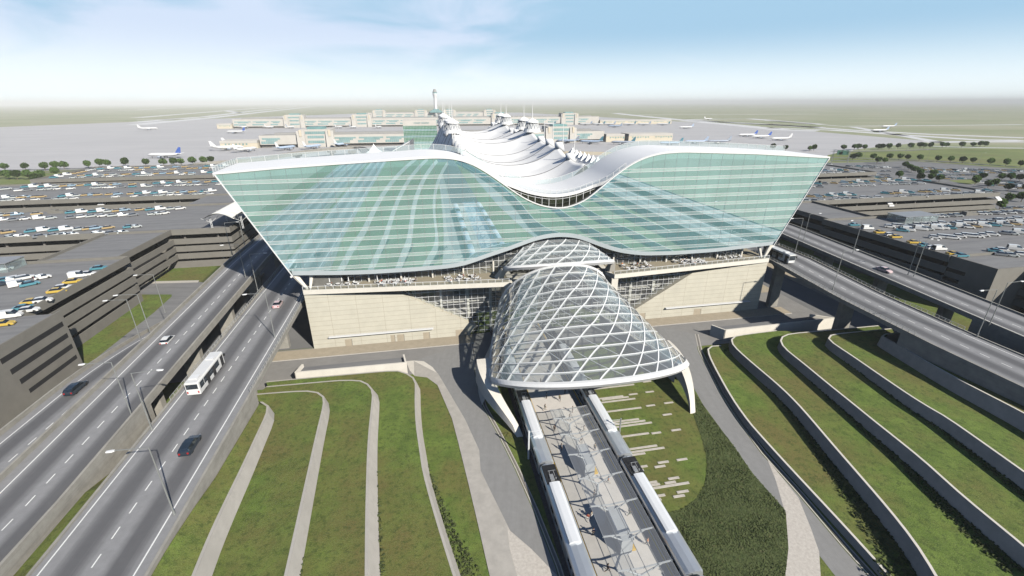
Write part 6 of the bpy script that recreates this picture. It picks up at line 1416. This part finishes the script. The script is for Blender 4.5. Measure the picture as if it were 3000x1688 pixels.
# ================================================================== PEOPLE
def skin_obj(name, nodes, edges, m, sub=1):
    me = bpy.data.meshes.new(name); me.from_pydata([n[:3] for n in nodes], edges, []); o = bpy.data.objects.new(name, me); C.objects.link(o)
    o.modifiers.new('s', 'SKIN'); 
    for i, n in enumerate(nodes): me.skin_vertices[0].data[i].radius = (n[3], n[4] if len(n) > 4 else n[3])
    me.skin_vertices[0].data[0].use_root = True
    sb = o.modifiers.new('b', 'SUBSURF'); sb.levels = sb.render_levels = sub
    dg = bpy.context.evaluated_depsgraph_get(); nm = bpy.data.meshes.new_from_object(o.evaluated_get(dg)); o.modifiers.clear(); o.data = nm; nm.materials.clear(); nm.materials.append(MAT[m])
    for p in nm.polygons: p.use_smooth = True
    return o
def make_person(pose, shirt, trou):
    root = bpy.data.objects.new('person', None); C.objects.link(root); XF[root] = (Vector((0, 0, 0)), 0)
    hip = .93
    if pose == 'stand': kn = [(.02, .11, .5), (.0, -.11, .5)]; an = [(0, .12, .08), (-.02, -.12, .08)]; el = [(-.02, .26, 1.15), (-.02, -.26, 1.15)]; ha = [(.1, .27, .88), (.08, -.27, .88)]
    elif pose == 'walk': kn = [(.2, .1, .52), (-.08, -.1, .5)]; an = [(.34, .1, .1), (-.42, -.1, .16)]; el = [(-.18, .25, 1.18), (.12, -.25, 1.17)]; ha = [(-.1, .27, .93), (.34, -.24, 1.0)]
    else: hip = .48; kn = [(.46, .1, .5), (.46, -.1, .5)]; an = [(.44, .11, .08), (.48, -.11, .08)]; el = [(.1, .25, .73), (.1, -.25, .73)]; ha = [(.36, .16, .74), (.36, -.16, .74)]
    d = hip - .93; N = [(0, 0, hip, .12, .15), (0, 0, 1.15 + d, .10, .14), (.0, 0, 1.36 + d, .1, .17), (0, 0, 1.48 + d, .05), (.02, 0, 1.56 + d, .075), (.02, 0, 1.67 + d, .095), (.01, 0, 1.76 + d, .06)]
    E_ = [(0, 1), (1, 2), (2, 3), (3, 4), (4, 5), (5, 6)]
    for k, sg in enumerate((1, -1)):
        i = len(N); N += [(0, .19 * sg, 1.4 + d, .055), (*el[k], .04), (*ha[k], .032)]; E_ += [(2, i), (i, i + 1), (i + 1, i + 2)]
        for f in range(5):                                          # fingers and thumb
            j = len(N); hx, hy, hz = ha[k]; ox = (f - 2) * .02; N += [(hx + ox + (.03 if f == 4 else 0), hy, hz - (.09 if f < 4 else .04), .011), (hx + ox + .01, hy - sg * .01, hz - (.16 - abs(f - 1.5) * .012 if f < 4 else .08), .009)]; E_ += [(i + 2, j), (j, j + 1)]
        i = len(N); N += [(0, .1 * sg, hip - .06, .085), (*kn[k], .06), (*an[k], .04), (an[k][0] + .16, an[k][1], .04 if pose != 'walk' or k == 0 else .05, .035)]; E_ += [(0, i), (i, i + 1), (i + 1, i + 2), (i + 2, i + 3)]
    b = skin_obj('body', N, E_, 'skin'); b.parent = root
    T = [(0, 0, hip + .02, .14, .17), (0, 0, 1.15 + d, .12, .16), (0, 0, 1.38 + d, .115, .19), (0, .2, 1.41 + d, .075), (*el[0], .055), (0, -.2, 1.41 + d, .075), (*el[1], .055)]
    o = skin_obj('shirt', T, [(0, 1), (1, 2), (2, 3), (3, 4), (2, 5), (5, 6)], 'cloth_' + shirt); o.parent = root
    L_ = [(0, 0, hip, .14, .17), (0, .1, hip - .08, .105), (*kn[0], .075), (an[0][0], an[0][1], an[0][2] + .05, .055), (0, -.1, hip - .08, .105), (*kn[1], .075), (an[1][0], an[1][1], an[1][2] + .05, .055)]
    o = skin_obj('trousers', L_, [(0, 1), (1, 2), (2, 3), (0, 4), (4, 5), (5, 6)], 'cloth_' + trou); o.parent = root
    s = M(False); s.lathe([(.02, -.06), (.09, -.03), (.105, .03), (.08, .1), (.02, .12)], (-.005, 0, 1.685 + d), 10); s.build('hair', 'hair', parent=root, smooth=True)
    s = M(False); s.box(.10, .135, -.015, .015, 1.62 + d, 1.67 + d); s.build('nose', 'skin', parent=root)
    return root
PP = {}
def person(pose, shirt, trou, a, b, z, rz, lab, grp):
    k = (pose, shirt, trou)
    if k not in PP: o = PP[k] = make_person(*k)
    else: o = copy_tree(PP[k])
    o.location = W(a, b, z); o.rotation_euler = (0, 0, TH + math.radians(rz)); tag(o, lab, 'person', grp)
CN = dict(dark='dark', green='dark green', beige='beige', white='white', orange='orange', red='red', blue='blue')
ppl = [(570, 268, 'stand', 'white', 'dark'), (657, 282, 'walk', 'green', 'dark'), (560, 347, 'walk', 'green', 'beige'), (742, 362, 'stand', 'dark', 'dark'), (722, 415, 'walk', 'beige', 'dark'), (622, 488, 'stand', 'dark', 'dark'), (818, 490, 'walk', 'beige', 'beige'),
       (668, 612, 'stand', 'white', 'dark'), (800, 560, 'walk', 'beige', 'dark'), (890, 612, 'stand', 'green', 'dark'), (885, 925, 'stand', 'dark', 'dark'), (846, 1082, 'walk', 'red', 'white'), (868, 1066, 'stand', 'beige', 'white'), (1120, 1045, 'walk', 'beige', 'green'), (1238, 1245, 'walk', 'orange', 'beige'), (975, 1420, 'walk', 'dark', 'dark'), (692, 238, 'stand', 'dark', 'dark'), (980, 832, 'walk', 'orange', 'beige'), (530, 175, 'stand', 'dark', 'dark'), (880, 1180, 'stand', 'blue', 'dark')]
pl = []
for x, y, pose, sh, tr in ppl: a, b, _ = P(y2(x, y), 1.0); pl.append((b, a, pose, sh, tr))
for i, (b, a, pose, sh, tr) in enumerate(sorted(pl, reverse=True)):
    person(pose, sh, tr, a, b, 1.01, U(0, 360), 'person %s in a %s top on the platform, %s from the canopy end' % ('walking' if pose == 'walk' else 'standing', CN[sh], ORD[i]), 'people on the platform')
# tables, chairs, seated people on the two terraces
def proto(nm): r = bpy.data.objects.new(nm, None); C.objects.link(r); XF[r] = (Vector((0, 0, 0)), 0); return r
tb_ = proto('round_table'); s = M(False); s.lathe([(.60, .70), (.62, .73), (.60, .76)], (0, 0, 0), 16); s.build('tabletop', 'white_paint', parent=tb_); s = M(False); s.lathe([(.3, 0), (.3, .04), (.05, .08), (.05, .7)], (0, 0, 0), 10); s.build('pedestal', 'steel_grey', parent=tb_)
ch_ = proto('chair'); s = M(False); s.box(-.22, .22, -.22, .22, .43, .48); s.build('seat', 'white_paint', parent=ch_); s = M(False); s.box(-.24, -.19, -.22, .22, .48, .85); s.build('backrest', 'white_paint', parent=ch_)
for sx in (-.19, .19):
    for sy in (-.19, .19): s = M(False); s.tube((sx, sy, 0), (sx, sy, .43), .02, .02, 6); s.build('leg', 'steel_grey', parent=ch_)
um_ = proto('closed_parasol'); s = M(False); s.tube((0, 0, 0), (0, 0, 2.6), .03, .03, 6); s.build('pole', 'steel_white', parent=um_); s = M(False); s.lathe([(.16, 1.2), (.12, 1.8), (.03, 2.6)], (0, 0, 0), 8); s.build('canopy', 'fabric', parent=um_)
used = [False, False, False]
tabs = [(z6, x, y) for x, y in ((688, 446), (775, 442), (862, 436), (945, 430), (1160, 420), (1195, 440), (1215, 418), (1262, 412), (1312, 432), (1300, 408), (1345, 412), (1385, 405), (1432, 428), (1420, 405), (1480, 402), (1812, 380), (1828, 405), (1910, 396), (1930, 368), (2000, 395), (2040, 362), (2085, 385))] + \
       [(z7, x, y) for x, y in ((1150, 318), (1180, 338), (1228, 308), (1232, 335), (1288, 330), (1305, 300), (1335, 322), (1520, 288), (1560, 280), (1580, 302), (1608, 282), (1650, 285), (1640, 300), (1690, 280), (1715, 290))] + [(z8, x, y) for x, y in ((30, 405), (75, 412), (110, 408), (140, 412), (265, 382), (300, 388), (335, 378), (370, 380), (405, 375))]
nseat = 0
for i, (R, x, y) in enumerate(tabs):
    a, b, _ = P(R(x, y), 18.5); b = max(b, tb(a) + 1.2); sid = 'left' if a < 36 else 'right'; idx = i if a < 36 else i - 22
    o = tb_ if i == 0 else copy_tree(tb_); o.location = W(a, b, 18.46); tag(o, 'round white cafe table on the %s terrace, %s from the left' % (sid, ORD[max(0, idx)]), 'table', 'round cafe tables on the hotel terraces')
    n = 3 if i % 3 else 4; off = U(0, 6.28)
    for k in range(n):
        an = off + k * 6.283 / n; ca_, cb = a + .95 * math.cos(an), b + .95 * math.sin(an)
        o = ch_ if not used[0] else copy_tree(ch_); used[0] = True; o.location = W(ca_, cb, 18.46); o.rotation_euler = (0, 0, TH + an + math.pi); tag(o, 'small white cafe chair at a round table on the %s hotel terrace' % sid, 'chair', 'cafe chairs on the %s hotel terrace' % sid)
        if k == 0 and i % 2 == 0 and nseat < 18:
            sh, tr = (('red', 'dark'), ('dark', 'dark'), ('orange', 'beige'))[nseat % 3]; nseat += 1
            person('sit', sh, tr, ca_, cb, 18.46, math.degrees(an + math.pi), 'person in a %s top seated at the %s table of the %s terrace' % (CN[sh], ORD[max(0, idx)], sid), 'people seated on the terraces')
for i, (x, y) in enumerate(((700, 440), (815, 432), (880, 434), (1150, 425), (1410, 430))):
    a, b, _ = P(z6(x, y), 18.5); o = um_ if not used[1] else copy_tree(um_); used[1] = True; o.location = W(a, max(b, tb(a) + 1.5), 18.46); tag(o, 'slim closed white parasol on the left terrace, %s from the left' % ORD[i], 'parasol', 'closed parasols on the left terrace')

SKYBLUE = (4.4, 7.0, 9.3); SKYCLOUD = (7.7, 8.9, 11.0); SKYHOR = (11.2, 12.4, 12.7)
# ================================================================== AIR, LIGHT, CAMERA
hz = M(False); hz.box(-46000, 46000, -46000, 46000, -1.3, 136)
ho = hz.build('haze', []); tag(ho, kind='stuff')
hm = bpy.data.materials.new('haze'); hm.use_nodes = True; nt = hm.node_tree; nt.nodes.remove(nt.nodes['Principled BSDF'])
pv = nt.nodes.new('ShaderNodeVolumePrincipled'); pv.inputs['Color'].default_value = (.99, 1, .975, 1); pv.inputs['Density'].default_value = 1.15e-4; pv.inputs['Anisotropy'].default_value = -.2
nt.links.new(pv.outputs[0], nt.nodes['Material Output'].inputs['Volume']); ho.data.materials.append(hm)
wd_ = bpy.data.worlds.new('World'); bpy.context.scene.world = wd_; wd_.use_nodes = True; nt = wd_.node_tree; N = nt.nodes; L = nt.links
SE = math.radians(34.5); saz = (0.68, -0.74)                         # the sun stands behind the viewer's right shoulder
sky = N.new('ShaderNodeTexSky'); sky.sky_type = 'NISHITA'; sky.sun_disc = False; sky.sun_elevation = SE; sky.sun_rotation = math.atan2(saz[0], saz[1]); sky.air_density = 1.0; sky.dust_density = .4; sky.ozone_density = 3.0; sky.altitude = 1600
bg = N['Background']; bg.inputs['Strength'].default_value = .075
tc = N.new('ShaderNodeTexCoord'); mp = N.new('ShaderNodeMapping'); mp.inputs['Scale'].default_value = (1.0, 1.0, 5.0); mp.inputs['Location'].default_value = (.35, 0, .2); L.new(tc.outputs['Generated'], mp.inputs['Vector'])
nz = N.new('ShaderNodeTexNoise'); nz.inputs['Scale'].default_value = 2.3; nz.inputs['Detail'].default_value = 7; nz.inputs['Roughness'].default_value = .5; nz.inputs['Distortion'].default_value = .7; L.new(mp.outputs['Vector'], nz.inputs['Vector'])
sx = N.new('ShaderNodeSeparateXYZ'); L.new(tc.outputs['Generated'], sx.inputs['Vector'])
def mrange(src, a0, a1, b0=0, b1=1, smooth=True):
    n = N.new('ShaderNodeMapRange'); n.interpolation_type = 'SMOOTHSTEP' if smooth else 'LINEAR'
    for k, v in (('From Min', a0), ('From Max', a1), ('To Min', b0), ('To Max', b1)): n.inputs[k].default_value = v
    L.new(src, n.inputs['Value']); return n.outputs['Result']
def cmix(f, A, B):
    n = N.new('ShaderNodeMix'); n.data_type = 'RGBA'; L.new(f, n.inputs['Factor'])
    for k, v in (('A', A), ('B', B)):
        if isinstance(v, tuple): n.inputs[k].default_value = (*v, 1)
        else: L.new(v, n.inputs[k])
    return n.outputs['Result']
ml = N.new('ShaderNodeMath'); ml.operation = 'MULTIPLY_ADD'; ml.inputs[1].default_value = -.22; L.new(sx.outputs['X'], ml.inputs[0]); L.new(nz.outputs['Fac'], ml.inputs[2])
cl = mrange(ml.outputs[0], .44, .66, 0, .9)
low = cmix(cl, SKYBLUE, SKYCLOUD)                                     # bright thin cloud over pale blue, low in the sky
low = cmix(mrange(sx.outputs['Z'], .13, .0), low, SKYHOR)
out = cmix(mrange(sx.outputs['Z'], .19, .26), low, sky.outputs['Color'])
L.new(out, bg.inputs['Color'])
sl = bpy.data.lights.new('sun', 'SUN'); sl.energy = 5.0; sl.angle = math.radians(.5); sl.color = (1, .945, .85); so = bpy.data.objects.new('sun', sl); C.objects.link(so)
dv = Vector((saz[0] * math.cos(SE), saz[1] * math.cos(SE), math.sin(SE))); so.rotation_euler = dv.to_track_quat('Z', 'Y').to_euler(); so.location = (100, -100, 200)
cam = bpy.data.cameras.new('camera'); co = bpy.data.objects.new('camera', cam); C.objects.link(co); cam.sensor_width = 36; cam.lens = 36 * F / 3000; cam.clip_end = 120000; cam.clip_start = .5
m3 = Matrix((RR, UU, tuple(-x for x in F0))).transposed(); co.matrix_world = Matrix.Translation((0, 0, H)) @ m3.to_4x4()
sc = bpy.context.scene; sc.camera = co
sc.view_settings.view_transform = 'Standard'; sc.view_settings.look = 'None'; sc.view_settings.gamma = 1; sc.view_settings.exposure = .28
sc.cycles.max_bounces = 8; sc.cycles.diffuse_bounces = 0; sc.cycles.transparent_max_bounces = 16; sc.cycles.volume_bounces = 0; sc.cycles.use_adaptive_sampling = True
for o in list(C.objects):
    if o.type == 'EMPTY' and not o.children and o.parent is None: bpy.data.objects.remove(o)
